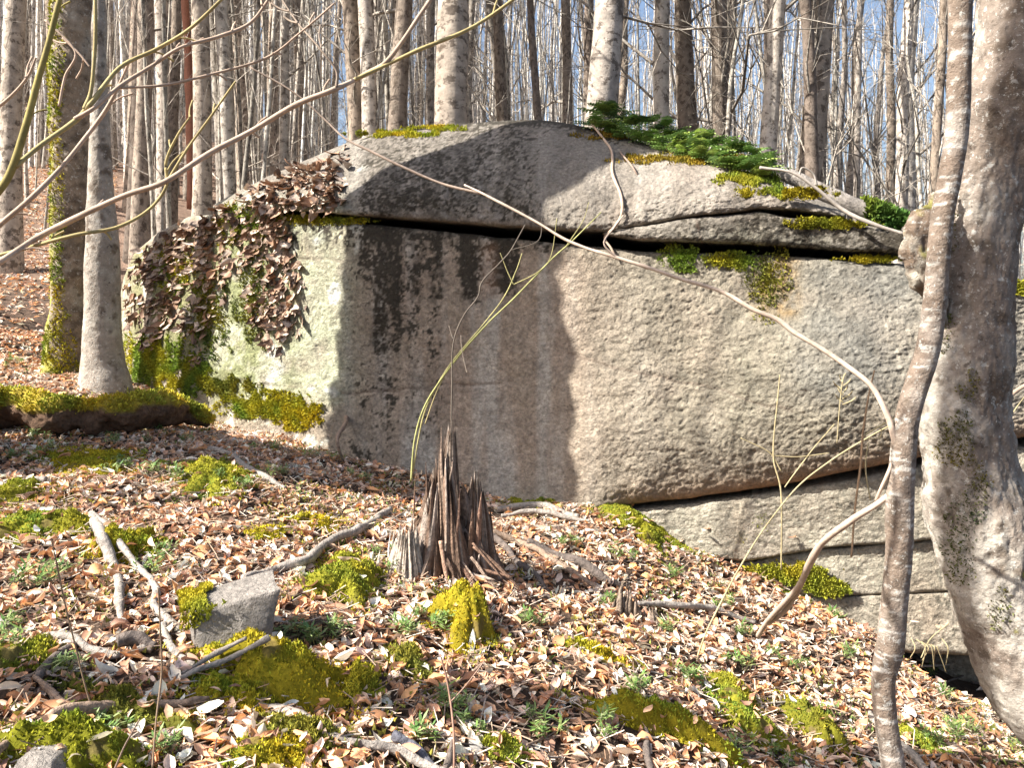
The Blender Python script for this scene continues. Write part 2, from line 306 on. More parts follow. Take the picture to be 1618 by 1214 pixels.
def rockS(px, py):
    """point and outward normal on the boulder at a photo pixel"""
    def f(u, v):
        u = np.asarray(u, float); v = np.asarray(v, float)
        d = np.where(v < cap_bot(u)+2, cap_d(u, v), main_d(u, v)); d = np.where((u > 1240) & (v < wed_bot(u)), wed_d(u, v), d)
        d = np.where((v < cap_bot(u)+2) & (u < 350), main_d(u, v), d)
        d = np.where((v > main_bot(u)) & (u > 940), Df(u)+.12+relief(W(u, v, Df(u)), .5), d); return W(u, v, d)
    p = f(px, py); a = f(np.asarray(px)+5, py)-f(np.asarray(px)-5, py); b = f(px, np.asarray(py)-5)-f(px, np.asarray(py)+5)
    n = np.cross(a, b); n = n/np.linalg.norm(n, axis=-1, keepdims=True); return p, n

# ------------------------------------------------------------------ tubes
def tube(path, rad, k=8, cap=True):
    path = np.asarray(path, float); n = len(path); rad = np.broadcast_to(np.asarray(rad, float), (n,))
    T = np.gradient(path, axis=0); T /= np.linalg.norm(T, axis=1, keepdims=True)+1e-9
    m = T.mean(0); ref = np.array([0, 0, 1.]) if abs(m[2]) < .75*np.linalg.norm(m)+1e-9 else np.array([0, 1., 0])
    A = np.cross(T, ref); A /= np.linalg.norm(A, axis=1, keepdims=True)+1e-9; B = np.cross(T, A)
    th = np.arange(k)/k*2*np.pi
    dirs = A[:, None]*np.cos(th)[None, :, None]+B[:, None]*np.sin(th)[None, :, None]
    v = path[:, None]+dirs*rad[:, None, None]
    i, j = np.meshgrid(np.arange(n-1), np.arange(k), indexing='ij'); i = i.ravel(); j = j.ravel(); j2 = (j+1) % k
    q = np.stack([i*k+j, i*k+j2, (i+1)*k+j2, (i+1)*k+j], -1); v = v.reshape(-1, 3); t = []
    if cap:
        v = np.vstack([v, path[0], path[-1]]); jj = np.arange(k); j2 = (jj+1) % k
        t = np.concatenate([np.stack([j2, jj, np.full(k, n*k)], -1), np.stack([(n-1)*k+jj, (n-1)*k+j2, np.full(k, n*k+1)], -1)])
    return v, q, t, dirs.reshape(-1, 3)
def stem(pts, col, k=7, n=None, jit=.0, seed=0, colfn=None, rough=0):
    """bent tube through world points (x,y,z,r)"""
    p = np.asarray(pts, float); n = n or max(6, 5*len(p)); c = cr(p, n); c[:, 3] = np.maximum(c[:, 3], p[:, 3].min()*.8)
    al = np.concatenate([[0], np.cumsum(np.linalg.norm(np.diff(c[:, :3], axis=0), axis=1))])
    if jit: c[:, :3] += jit*np.stack([fbm(np.stack([al*5, np.full(n, seed+7.*a), np.zeros(n)], -1), 2, 60+a) for a in range(3)], -1)
    v, q, t, dr = tube(c[:, :3], c[:, 3]*(1+.22*fbm(np.stack([al*9, al*0+seed, al*0], -1), 3, 66)), k)
    nb = n*k
    if rough: v[:nb] += dr*(rough*fbm(v[:nb]*22, 3, seed))[:, None]
    cc = np.array(col)*(1+.3*fbm(v*12, 3, seed+3))[:, None] if colfn is None else colfn(v, np.vstack([dr, dr[:1], dr[:1]]))
    return v, q, t, np.clip(cc, .005, .9)
def pxstem(pts, m=1.0):   # (px,py,depth,rpx) -> world
    return [(*W(a, b, d), r*m*d/F) for a, b, d, r in pts]

# ------------------------------------------------------------------ near trees
BV = {}
def bark_tree(name, label, pts, base, mossf=None, tint=(.27, .235, .195), k=48, amp=.006, dark=.0, group=None, seed=0, band=False, zp=None, n=None, pale=.5, lich=(.42, .40, .35)):
    w = pxstem(pts); p = np.array(w); L = np.linalg.norm(np.diff(p[:, :3], axis=0), axis=1).sum(); n = n or int(min(L/.02, 420)); c = cr(p, n)
    v, q, t, dr = tube(c[:, :3], c[:, 3], k); nb = n*k
    Pn = v[:nb]; v[:nb] = Pn+dr*(amp*fbm(Pn*np.array([28, 28, 14]), 4, seed, .6)+amp*2.5*vn(Pn*3.5, seed+1))[:, None]
    n1 = fbm(v*4, 4, seed+2); n2 = fbm(v*14, 4, seed+3)
    col = np.zeros(v.shape)+np.array(tint); col = mix(col, lich, np.clip((n1+.5*n2)*1.6+pale-.5+(0 if zp is None else .75*(1-sst(v[:, 2], zp-.5, zp+.4))), 0, .8)); col = mix(col, (.10, .075, .055), np.clip((n2-.22-.3*n1)*3+dark, 0, .85))
    BV[name+str(seed)] = (v[:nb], dr)
    if band: bn = fbm(v*np.array([16, 16, 120]), 2, seed+9); col = mix(col, (.50, .47, .42), np.clip((bn-.32)*6, 0, .7)); col = mix(col, (.10, .07, .055), np.clip((-bn-.35)*4, 0, .4))
    if mossf is not None:
        drr = np.vstack([dr, dr[:1], dr[:1]]); m = np.clip(mossf(v, drr)+n2*.9, 0, 1); col = mix(col, (.26, .25, .045), np.clip((m-.45)*5, 0, 1))
    th = thing(name, label, 'tree', base, group); part('trunk', Geo().add(v, q, t, np.clip(col, .01, .8)), M_bark, th); return th
def sides(pts): return pts
z0 = lambda px, py, d: W(px, py, d)
beech = bark_tree('beech_tree', 'massive leaning beech trunk with a burl, at the right edge beside the boulder',
    [(1640, -900, 3.9, 88), (1632, -250, 3.9, 78), (1622, -50, 3.9, 74), (1600, 100, 3.9, 70), (1572, 250, 3.9, 62), (1553, 350, 3.9, 59), (1536, 500, 3.9, 57), (1524, 620, 3.9, 66), (1527, 700, 3.9, 72), (1543, 800, 3.88, 78), (1567, 880, 3.86, 80), (1600, 960, 3.84, 84), (1650, 1050, 3.82, 92), (1725, 1150, 3.8, 102), (1790, 1230, 3.78, 130), (1830, 1330, 3.76, 165)],
    G(1760, 1240), lambda v, d: -.25+.35*np.exp(-((v[:, 0]-2.32)/.10)**2)*(v[:, 2] < 1.0), tint=(.185, .15, .122), k=170, amp=.020, seed=3, n=560, pale=.45, dark=.3, lich=(.40, .37, .32), zp=1.5)
# burl: old swollen branch collar on the left side
w = pxstem([(1490, 285, 3.8, 4), (1478, 322, 3.78, 15), (1460, 350, 3.77, 27), (1453, 385, 3.77, 28), (1461, 430, 3.78, 26), (1475, 470, 3.8, 22), (1485, 510, 3.83, 16), (1494, 560, 3.86, 8)])
v, q, t, dr = tube(cr(w, 80)[:, :3], np.clip(cr(w, 80)[:, 3], .004, 9), 48); nb = 80*48
v[:nb] += dr*(.045*fbm(v[:nb]*np.array([16, 16, 9]), 3, 5)-.045*np.abs(vn(v[:nb]*np.array([20, 20, 6]), 15))+.012*fbm(v[:nb]*45, 3, 6))[:, None]; n2 = fbm(v*14, 4, 9)
col = mix(mix(np.zeros(v.shape)+np.array((.15, .11, .08)), (.38, .35, .29), np.clip(n2*3+.1, 0, .8)), (.25, .23, .05), np.clip((fbm(v*9, 3, 8)-.2)*4, 0, .8))
part('burl', Geo().add(v, q, t, np.clip(col, .02, .8)), M_bark, beech)
sap = bark_tree('sapling', 'slim curving grey sapling in front of the massive right-hand beech', [(1512, -700, 2.9, 20), (1517, -100, 2.9, 18), (1516, 100, 2.9, 18.5), (1513, 200, 2.9, 17.5), (1503, 270, 2.9, 17), (1490, 340, 2.9, 16.5), (1482, 420, 2.9, 16.5), (1477, 480, 2.9, 17), (1466, 550, 2.9, 17.5), (1448, 610, 2.9, 18.5), (1434, 660, 2.9, 20), (1427, 720, 2.9, 21), (1421, 800, 2.9, 19), (1420, 880, 2.9, 18.5), (1413, 950, 2.9, 19.5), (1407, 1020, 2.9, 21), (1396, 1080, 2.9, 18.5), (1402, 1150, 2.9, 18), (1412, 1214, 2.9, 19), (1420, 1300, 2.9, 22), (1424, 1420, 2.9, 30)],
    W(1420, 1330, 2.9), tint=(.17, .13, .10), k=36, amp=.0024, seed=12, n=420, pale=.42, band=True, lich=(.33, .29, .25))
TW = (.42, .33, .26)
def addbranch(parent, paths, col, name='branch', k=7, jit=.004, n=None):
    for s, pts in enumerate(paths):
        part(name, Geo().add(*stem(pxstem(pts, .66), col, k=k, jit=jit, seed=s*3+1, n=n or 10*len(pts))), M_twig, parent)
addbranch(sap, [[(1422, 735, 2.9, 9), (1411, 685, 2.9, 7.5), (1397, 645, 2.92, 7), (1375, 608, 2.95, 6.5), (1340, 580, 3, 6.3), (1295, 548, 3.05, 6), (1255, 524, 3.1, 6), (1228, 505, 3.15, 6), (1190, 490, 3.2, 5.5), (1140, 462, 3.25, 5), (1078, 442, 3.3, 4.5), (1030, 425, 3.35, 4.3), (975, 408, 3.4, 4), (900, 382, 3.5, 3.6), (850, 352, 3.55, 3.5), (790, 320, 3.6, 3.2), (733, 293, 3.7, 2.6)],
    [(980, 410, 3.4, 3), (955, 385, 3.4, 2.2), (970, 360, 3.42, 2), (985, 340, 3.44, 1.8)],
    [(1415, 775, 2.9, 9), (1380, 800, 2.95, 8), (1340, 825, 3.05, 8), (1300, 858, 3.2, 8.5), (1280, 890, 3.35, 8.5), (1262, 925, 3.6, 7.5), (1235, 957, 3.85, 7), (1210, 985, 4.1, 6.5), (1198, 1006, 4.28, 6)],
    [(1277, 900, 3.4, 6), (1262, 935, 3.65, 6), (1240, 965, 3.9, 6), (1215, 985, 4.1, 5.5)],
    [(1412, 725, 2.9, 5), (1400, 755, 2.9, 4.5), (1385, 792, 2.95, 4)]], TW)
mossy = bark_tree('tree', 'dark trunk with bright yellow moss up its left side, left of the boulder', [(118, -500, 8, 26), (116, 0, 8, 30), (113, 200, 8, 29), (110, 400, 8, 27), (108, 520, 8, 28), (106, 575, 8, 34), (104, 600, 8, 42), (104, 640, 8, 50)],
    W(105, 592, 8), lambda v, d: np.clip(-1.3*d[:, 0]-.2, -1, .9)+.8*np.exp(-np.clip(v[:, 2]-1.0, 0, 9)/.25)*(d[:, 0] < .3)-.1, tint=(.24, .19, .14), k=60, amp=.014, seed=22, dark=.6, pale=.3, group='trunks left of the boulder')
pale_t = bark_tree('tree', 'smooth pale grey young trunk just right of the mossy one', [(157, -500, 7.55, 8), (157, 0, 7.55, 10), (158, 180, 7.55, 13), (160, 300, 7.55, 18), (162, 400, 7.55, 25), (163, 500, 7.55, 27), (163, 570, 7.55, 31), (165, 600, 7.55, 38), (167, 640, 7.55, 46)], W(163, 605, 7.55), None, tint=(.30, .265, .225), k=48, amp=.006, seed=25, pale=.5, dark=.25, group='trunks left of the boulder')

# ------------------------------------------------------------------ background woodland
def grow(g, base, H, r, rs, nb=24, lo=.14, lean=0, col=(.28, .24, .20), tw=(.33, .29, .25), k=8, detail=2, blen=.16, trunk=None):
    n = 14; t = np.linspace(0, 1, n); az = rs.uniform(0, 6.28); w = np.cumsum(rs.normal(0, .012, (n, 2)), 0)*H*.5
    path = np.stack([base[0]+lean*np.cos(az)*H*t+w[:, 0]*t, base[1]+lean*np.sin(az)*H*t+w[:, 1]*t, base[2]+H*t], -1)
    rad = r*(1-.85*t**1.15)+r*.45*np.exp(-t*H/.35); rad = np.maximum(rad, .006)
    path[0, 2] -= .4
    n2 = 40 if k >= 8 else 14; c = cr(np.hstack([path, rad[:, None]]), n2)
    v, q, f, dr = tube(c[:, :3], c[:, 3], k); v[:n2*k] += dr*(r*.10*fbm(v[:n2*k]*3, 2, 8))[:, None]
    cc = np.array(col)*(1+.5*fbm(v*2.5, 3, 5))[:, None]; (trunk or g).add(v, q, f, np.clip(cc, .02, .6))
    for b in range(nb):
        tb = lo+(1-lo)*(b+rs.uniform(0, 1))/nb; i = tb*(n-1); i0 = min(int(i), n-2); p = path[i0]*(1-i+i0)+path[i0+1]*(i-i0)
        rb = max(np.interp(tb, t, rad)*rs.uniform(.12, .3), .005); a = rs.uniform(0, 6.28); up = rs.uniform(.3, 2.4)
        L = H*blen*rs.uniform(.5, 1.2)*(1.15-tb*.75); dv = np.array([math.cos(a), math.sin(a), up]); dv /= np.linalg.norm(dv)
        m = 5; s = np.linspace(0, 1, m)[:, None]; wv = np.cumsum(rs.normal(0, .09, (m, 3)), 0)*L*s
        bp = p+dv*L*s+wv+np.array([0, 0, 1])*(.15*L*s*s)
        v, q, f, _ = tube(bp, np.linspace(rb, rb*.3, m), 4 if k >= 8 else 3, False); g.add(v, q, f, np.array(tw)*rs.uniform(.7, 1.2))
        if detail >= 1:
            for e in range(rs.integers(3, 6)):
                u = rs.uniform(.25, 1)*(m-1); u0 = min(int(u), m-2); pp = bp[u0]*(1-u+u0)+bp[u0+1]*(u-u0)
                d2 = dv+rs.normal(0, .65, 3)+np.array([0, 0, .2]); d2 /= np.linalg.norm(d2); L2 = L*rs.uniform(.25, .55); s2 = np.linspace(0, 1, 4)[:, None]
                tp = pp+d2*L2*s2+np.cumsum(rs.normal(0, .07, (4, 3)), 0)*L2*s2
                v, q, f, _ = tube(tp, np.linspace(rb*.4, rb*.18, 4)+.0015, 3, False); g.add(v, q, f, np.array(tw)*rs.uniform(.7, 1.25))
                if detail >= 2:
                    for h in range(3):
                        pq = tp[rs.integers(1, 4)]; d3 = d2+rs.normal(0, .7, 3); L3 = L2*rs.uniform(.3, .6)
                        v, q, f, _ = tube(np.array([pq, pq+d3*L3*.5, pq+d3*L3+rs.normal(0, .05, 3)*L3]), (rb*.2+.0015, rb*.15+.0012, rb*.08+.001), 3, False); g.add(v, q, f, np.array(tw)*rs.uniform(.8, 1.3))
protos = []
rs = np.random.default_rng(11)
for i in range(7):
    gt, gb = Geo(), Geo(); tone = [(.31, .26, .21), (.24, .195, .155), (.38, .34, .29), (.19, .15, .12), (.33, .29, .245), (.25, .20, .155), (.35, .305, .26)][i]
    grow(gb, (0, 0, 0), rs.uniform(19, 23), 1*[.15, .19, .12, .17, .13, .22, .16][i], rs, nb=20, lo=.22, lean=rs.uniform(0, .04), col=tone, tw=(.36, .32, .27), k=12, trunk=gt)
    protos.append((gt.mesh('trunk', M_far), gb.mesh('branches', M_far), [.15, .19, .12, .17, .13, .22, .16][i]))
sprotos = []
for i in range(7):
    gt, gb = Geo(), Geo(); r = rs.uniform(.03, .06)
    grow(gb, (0, 0, 0), rs.uniform(9, 15), r, rs, nb=12, lo=.06, lean=rs.uniform(0, .08), col=(.36, .33, .28), tw=(.42, .37, .31), k=8, blen=.17, trunk=gt)
    sprotos.append((gt.mesh('trunk', M_far), gb.mesh('branches', M_far), r))
def place_tree(pr, x, y, name, label, cat='tree', group=None, scale=1.0, rz=None, z=None, tilt=(0, 0)):
    t = thing(name, label, cat, (x, y, gz(x, y)+0 if z is None else z), group); t.rotation_euler = (tilt[0], tilt[1], rng.uniform(0, 6.28) if rz is None else rz)
    t.scale = (scale[0], scale[0], scale[1]) if isinstance(scale, tuple) else (scale,)*3
    for nme, me in (('trunk', pr[0]), ('branches', pr[1])):
        o = bpy.data.objects.new(nme, me); COL.objects.link(o); o.parent = t
        if nme == 'branches': o['kind'] = 'stuff'
    return t
# trees one can tell apart: px at rock-line, width px, depth, label, lean
mid = [(12, 32, 13, 'dark trunk cut by the left edge of the picture', .0), (219, 25, 15, 'dark mottled trunk right of the pale young trunk', .02), (262, 27, 16, 'dark trunk on the hillside with small moss tuft at its foot', .0),
       (366, 21, 14, 'dark spotted trunk standing just behind the left shoulder of the boulder', -.01), (572, 30, 13.5, 'pale brown trunk first of the close row behind the left of the cap', -.01),
       (612, 30, 13, 'rough bark trunk, middle of the close row behind the left of the cap', .01), (641, 26, 14, 'dark trunk at the right of the close row behind the cap', .01), (722, 56, 12, 'thick trunk lit on its left side behind the middle of the cap', .02),
       (846, 15, 13, 'thin dark leaning trunk left of the thick leaning one', -.05), (962, 52, 11.5, 'thick dark trunk leaning right, behind the ferns', .11), (1045, 27, 14, 'straight brown trunk behind the fern patch', .01),
       (1105, 36, 15, 'broad shaded trunk right of the straight brown trunk behind the ferns', .02), (1168, 28, 15, 'grey trunk beside the blue gap of sky', .02), (1205, 29, 12.5, 'brown trunk rising from behind the right end of the ferns', .03),
       (1264, 42, 13, 'wide grey-brown trunk right of the gap of open sky', .02), (1297, 26, 12, 'light grey trunk against the wide grey-brown one', .0), (1407, 24, 13, 'pale straight trunk behind the right end of the boulder', -.01),
       (1440, 28, 14, 'darker trunk between the two pale ones on the right', .01), (1476, 18, 11.5, 'slender white-grey trunk next to the curved sapling', .04)]
for i, (px, wd, d, lab, lean) in enumerate(mid):
    pr = protos[(i*3) % 7]; x = (px-CX)/F*d; x -= math.tan(lean)*(CAMZ+396/F*d-float(gz(x, d))); s = wd/2*d/F/(pr[2]*.93)
    t_ = place_tree(pr, x, d, 'tree', lab, group='trunks close behind the boulder', scale=(s, max(.8, min(s, 1.3))), tilt=(0, lean)); t_.rotation_mode = 'ZYX'
# red dead trunk
p = G(300, 292); d = 14.
th = thing('dead_tree', 'thin reddish barkless dead trunk on the left hillside', 'tree', (*(W(303, 300, d)[:2]), W(303, 300, d)[2]))
part('trunk', Geo().add(*stem(pxstem([(304, 330, d, 8), (302, 200, d, 8), (298, 100, d, 7), (291, -20, d, 5)]), (.28, .12, .075), k=10, rough=.01)), M_twig, th)
pts = []
def ok(x, y, r):
    if y < 12.3 and x > -5.5 and x < 8: return False
    return all((x-a)**2+(y-b)**2 > r*r for a, b in pts)
cnt = 0; tries = 0
while cnt < 175 and tries < 8000:
    tries += 1; d = 13+37*rng.random()**.8; px = rng.uniform(-150, 1760); x = (px-CX)/F*d
    if (530 < px < 552 or 1226 < px < 1243) and d < 38: continue
    if ok(x, d, .7): pts.append((x, d)); place_tree(protos[cnt % 7], x, d, 'tree', 'grey trunk '+('close by ' if d < 19 else 'halfway back ' if d < 30 else 'far back ')+where(px), group='tall bare trees of the wood', scale=(rng.uniform(.55, 1.15), rng.uniform(.85, 1.1)), tilt=(rng.normal(0, .02), rng.normal(0, .03))); cnt += 1
cnt = 0; tries = 0
while cnt < 235 and tries < 8000:
    tries += 1; d = 11.5+26*rng.random(); px = rng.uniform(-100, 1720); x = (px-CX)/F*d
    if (530 < px < 552 or 1226 < px < 1243) and rng.random() < .8: continue
    if ok(x, d, .3): pts.append((x, d)); place_tree(sprotos[cnt % 7], x, d, 'sapling', 'thin sapling '+('close by ' if d < 17 else 'halfway back ' if d < 26 else 'far back ')+where(px), cat='sapling', group='thin saplings of the wood', scale=(rng.uniform(.6, 1.1), rng.uniform(.8, 1.2)), tilt=(rng.normal(0, .05), rng.normal(0, .07))); cnt += 1
g = Geo(); rs2 = np.random.default_rng(5); fp = []
for i in range(22):
    q_ = Geo(); grow(q_, (0, 0, 0), rs2.uniform(17, 28), rs2.uniform(.08, .26) if i % 3 else .05, rs2, nb=12, lo=.08, lean=rs2.uniform(0, .04), col=np.array((.42, .385, .35))*rs2.uniform(.7, 1.3), tw=(.40, .37, .34), k=5, detail=1, blen=.13)
    fp.append((np.concatenate(q_.v), np.concatenate(q_.q), np.concatenate(q_.c)))
for i in range(500):
    d = rs2.uniform(38, 95); px = rs2.uniform(-500, 2100)
    if (533 < px < 550 or 1228 < px < 1240 or 690 < px < 699) and rs2.random() < .8: continue
    x = (px-CX)/F*d; v_, q_, c_ = fp[i % 22]; a = rs2.uniform(0, 6.28); M = np.array([[math.cos(a), -math.sin(a), 0], [math.sin(a), math.cos(a), 0], [0, 0, 1]])
    g.add(v_@M.T+np.array([x, d, float(gz(x, d))]), q=q_, c=c_)
tp = []
for i in range(10):
    q_ = Geo(); grow(q_, (0, 0, 0), rs2.uniform(12, 22), rs2.uniform(.03, .09), rs2, nb=3, lo=.12, lean=rs2.uniform(0, .05), col=np.array((.50, .46, .41))*rs2.uniform(.75, 1.2), tw=(.44, .39, .33), k=4, detail=0, blen=.12)
    tp.append((np.concatenate(q_.v), np.concatenate(q_.q), np.concatenate(q_.c)))
for i in range(1150):
    d = rs2.uniform(24, 70); px = rs2.uniform(-300, 1900)
    if (533 < px < 549 or 1229 < px < 1240) and rs2.random() < .8: continue
    x = (px-CX)/F*d; v_, q_, c_ = tp[i % 10]; a = rs2.uniform(0, 6.28); M = np.array([[math.cos(a), -math.sin(a), 0], [math.sin(a), math.cos(a), 0], [0, 0, 1]])
    g.add(v_@M.T+np.array([x, d, float(gz(x, d))]), q=q_, c=c_)
tag(part('distant_wood', g, M_far), 'far mass of bare trunks and twigs fading into the sky gaps behind the boulder', 'wood', kind='stuff')
# trees just outside the picture on the left: they shade the boulder and the slope
def shadecaster(x, y, r, lab, i, hs=1.0):
    pr = protos[i % 7]; s = r/pr[2]; place_tree(pr, x, y, 'tree', lab, scale=(s, hs), rz=1.3*i)
tx, ty = -4.3, 5.17
th = thing('tree', 'very thick twin-stemmed old tree left of the view, its shade falls on the boulder', 'tree', (tx, ty, gz(tx, ty)))
gg = Geo(); zz = float(gz(tx, ty)); gg.add(*stem([(tx, ty-.1, zz-.3, .55), (tx, ty-.1, zz+1, .45), (tx, ty-.02, zz+2.6, .60), (tx, ty+.02, zz+3.8, .57), (tx, ty+.08, zz+5.0, .49), (tx, ty+.12, zz+6.5, .42), (tx-.3, ty, 14, .25), (tx-.4, ty, 20, .08)], (.26, .22, .18), k=24, n=60))
part('trunk', gg, M_bark, th); gg = Geo().add(*stem([(tx, ty-.05, zz+.6, .28), (tx, ty+.25, zz+1.8, .32), (tx, ty+.55, zz+2.9, .38), (tx, ty+.55, zz+4.0, .34), (tx, ty+.50, zz+6.4, .28), (tx+.3, ty+.6, 13, .12), (tx+.3, ty+.9, 19, .05)], (.26, .22, .18), k=18, n=60)); part('trunk', gg, M_bark, th)
shadecaster(-4.3, 1.85, .13, 'trunk left of the view that shades the lowest left of the slope', 2)
for k, (x, y) in enumerate([(-6.8, 3.2), (-9.5, 8.4)]):
    place_tree(sprotos[k], x, y, 'sapling', ['first', 'second', 'third', 'fourth', 'fifth'][k]+' thin bare sapling on the slope left of the view', cat='sapling', group='saplings left of the view', scale=(.5, 1.1))

# ------------------------------------------------------------------ leaf litter
def leaf_proto(seed, nu=5):
    r = np.random.default_rng(seed); L = 1.; u = np.linspace(0, 1, nu); wd = np.sin(np.pi*np.clip(u, .0, 1)**.85)*r.uniform(.17, .27)+.012
    cu, fo, tw = r.uniform(-3.0, 3.0), r.uniform(.1, 1.25), r.normal(0, .9); V = []
    for k, (a, w) in enumerate(zip(u, wd)):
        ang = cu*(a-.5); x = math.sin(ang)/cu if abs(cu) > .1 else a-.5; z = (1-math.cos(ang))/cu if abs(cu) > .1 else 0
        for s in (-1, 0, 1):
            yy = s*w*math.cos(fo); zz = abs(s)*w*math.sin(fo); t2 = tw*(a-.5)
            V.append((x, yy*math.cos(t2)-zz*math.sin(t2), z+yy*math.sin(t2)+zz*math.cos(t2)+r.normal(0, .02)))
    q = [(k*3+j, k*3+j+1, k*3+j+4, k*3+j+3) for k in range(nu-1) for j in (0, 1)]
    return np.array(V), np.array(q)
LP = [leaf_proto(s, 5 if s % 2 else 4) for s in range(28)]
LC = np.array([1.50, 1.41, 1.40])*np.array([(.60, .47, .37), (.54, .40, .29), (.45, .29, .18), (.38, .20, .10), (.64, .53, .43), (.33, .19, .12), (.50, .27, .12), (.24, .14, .095), (.58, .46, .40), (.66, .56, .48)]); LPp = np.array([.14, .16, .14, .14, .07, .10, .13, .08, .05, .03])
def rotm(yaw, pit, rol):
    cy, sy, cp_, sp, cr_, sr = np.cos(yaw), np.sin(yaw), np.cos(pit), np.sin(pit), np.cos(rol), np.sin(rol)
    return np.stack([np.stack([cy*cp_, cy*sp*sr-sy*cr_, cy*sp*cr_+sy*sr], -1), np.stack([sy*cp_, sy*sp*sr+cy*cr_, sy*sp*cr_-cy*sr], -1), np.stack([-sp, cp_*sr, cp_*cr_], -1)], -2)
def scatter_leaves(g, x, y, size, lift, tilt=.45, protos=LP, cols=None):
    n = len(x); z = gz(x, y); Rm = rotm(rng.uniform(0, 6.28, n), rng.normal(0, tilt, n), rng.normal(0, tilt, n)); pi = rng.integers(0, len(protos), n)
    ci = rng.choice(len(LC), n, p=LPp/LPp.sum()) if cols is None else cols; C = np.clip(LC[ci]*rng.uniform(.75, 1.2, (n, 1)), 0, .8)
    for k in range(len(protos)):
        m = np.where(pi == k)[0]
        if not len(m): continue
        V, q = protos[k]; VV = np.einsum('nij,vj->nvi', Rm[m], V)*size[m, None, None]+np.stack([x[m], y[m], z[m]+lift[m]], -1)[:, None]
        Q = (q[None]+(np.arange(len(m))*len(V))[:, None, None]).reshape(-1, 4); g.add(VV, q=Q, c=np.repeat(C[m], len(V), 0))
def area(n, x0, x1, y0, y1, mg=350):
    x = rng.uniform(x0, x1, n); y = rng.uniform(y0, y1, n); px = CX+F*x/y; keep = (px > -mg) & (px < 1618+mg)
    face = np.interp(px, _plpx, _pl[:, 1]); keep &= (y < face+.12) | (px < 185); return x[keep], y[keep]
litter = Geo()
x, y = area(80000, -7, 5.5, 1.5, 9.6); n = len(x); scatter_leaves(litter, x, y, rng.uniform(.03, .095, n), rng.uniform(.0, .026, n)*(1+.8*vn(np.stack([x*2, y*2, 0*x], -1), 4)), .52)
small = [(V[[0, 1, 2, 6, 7, 8, 12, 13, 14]], np.array([(0, 1, 4, 3), (1, 2, 5, 4), (3, 4, 7, 6), (4, 5, 8, 7)])) for V, q in LP if len(V) == 15]
x, y = area(56000, -22, -2, 9, 33, 60); n = len(x); scatter_leaves(litter, x, y, rng.uniform(.07, .15, n), rng.uniform(.0, .03, n), .35, small)
x, y = area(7500, -6, 5, 1.5, 8.5); n = len(x); scatter_leaves(litter, x, y, rng.uniform(.08, .12, n), rng.uniform(.008, .03, n), .28, [leaf_proto(s, 5) for s in (31, 38, 44, 52, 60, 67)])
tag(part('leaf_litter', litter, M_leaf, ground), kind='stuff')
lm = []
for s in range(24):
    V, q = leaf_proto(100+s, 7); lm.append(Geo().add(V, q=q, c=np.clip(LC[s % 10]*rng.uniform(.85, 1.15), 0, .8)).mesh('leaf', M_leaf))
cells = set()
while len(cells) < 298: cells.add((rng.integers(0, 46), rng.integers(0, 12)))
for k, (i, j) in enumerate(cells):
    px = 10+i*35+rng.uniform(-12, 12); py = 1210-j*27+rng.uniform(-10, 10)-0*i
    p = G(px, py)
    o = bpy.data.objects.new('leaf', lm[k % 24]); COL.objects.link(o); o.parent = ground; o.location = (p[0], p[1], p[2]+rng.uniform(.015, .035)); s = rng.uniform(.07, .125); o.scale = (s, s, s); o.rotation_euler = (rng.normal(0, .4), rng.normal(0, .4), rng.uniform(0, 6.28))

# fine debris between the leaves: leaf stalks, bark chips, bits of twig
g = Geo(); x, y = area(30000, -5, 4.5, 1.6, 8.0, 60); n = len(x); z = gz(x, y)+rng.uniform(.012, .04, n); a = rng.uniform(0, 6.28, n); L = rng.uniform(.02, .13, n); dv = np.stack([np.cos(a), np.sin(a), rng.normal(0, .3, n)], -1)*L[:, None]; sd = np.stack([-np.sin(a), np.cos(a), 0*a], -1)*.0022; c0 = np.stack([x, y, z], -1); up = np.array([0, 0, .003])
V = np.stack([c0-dv/2+sd, c0-dv/2-sd, c0-dv/2+up, c0+dv/2+sd, c0+dv/2-sd, c0+dv/2+up], 1); Q = (np.array([(0, 3, 5, 2), (1, 2, 5, 4)])[None]+np.arange(n)[:, None, None]*6).reshape(-1, 4)
cc = np.array([(.45, .38, .31), (.22, .14, .09), (.10, .07, .05), (.33, .24, .17)])[rng.integers(0, 4, n)]; g.add(V, q=Q, c=np.repeat(cc, 6, 0)); tag(part('twig_debris', g, M_twig, ground), kind='stuff')
# ------------------------------------------------------------------ moss
MY, MG, MD = (.52, .42, .03), (.42, .40, .04), (.24, .24, .04)
def tufts(g, Pt, Nn, col, size, n_per=1):
    n = len(Pt); d = Nn*.9+rng.normal(0, .55, (n, 3))+np.array([0, 0, .3]); d /= np.linalg.norm(d, axis=1, keepdims=True)
    s = np.cross(d, rng.normal(0, 1, (n, 3))); s /= np.linalg.norm(s, axis=1, keepdims=True); L = size*rng.uniform(.5, 1.3, (n, 1))
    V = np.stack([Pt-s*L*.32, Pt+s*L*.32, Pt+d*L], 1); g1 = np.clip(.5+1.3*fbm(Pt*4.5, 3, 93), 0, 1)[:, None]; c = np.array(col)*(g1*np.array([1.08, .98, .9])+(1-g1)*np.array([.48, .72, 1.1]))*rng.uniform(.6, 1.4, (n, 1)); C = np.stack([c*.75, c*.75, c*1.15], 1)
    g.add(V, t=np.arange(n*3).reshape(-1, 3), c=np.clip(C.reshape(-1, 3), 0, .7))
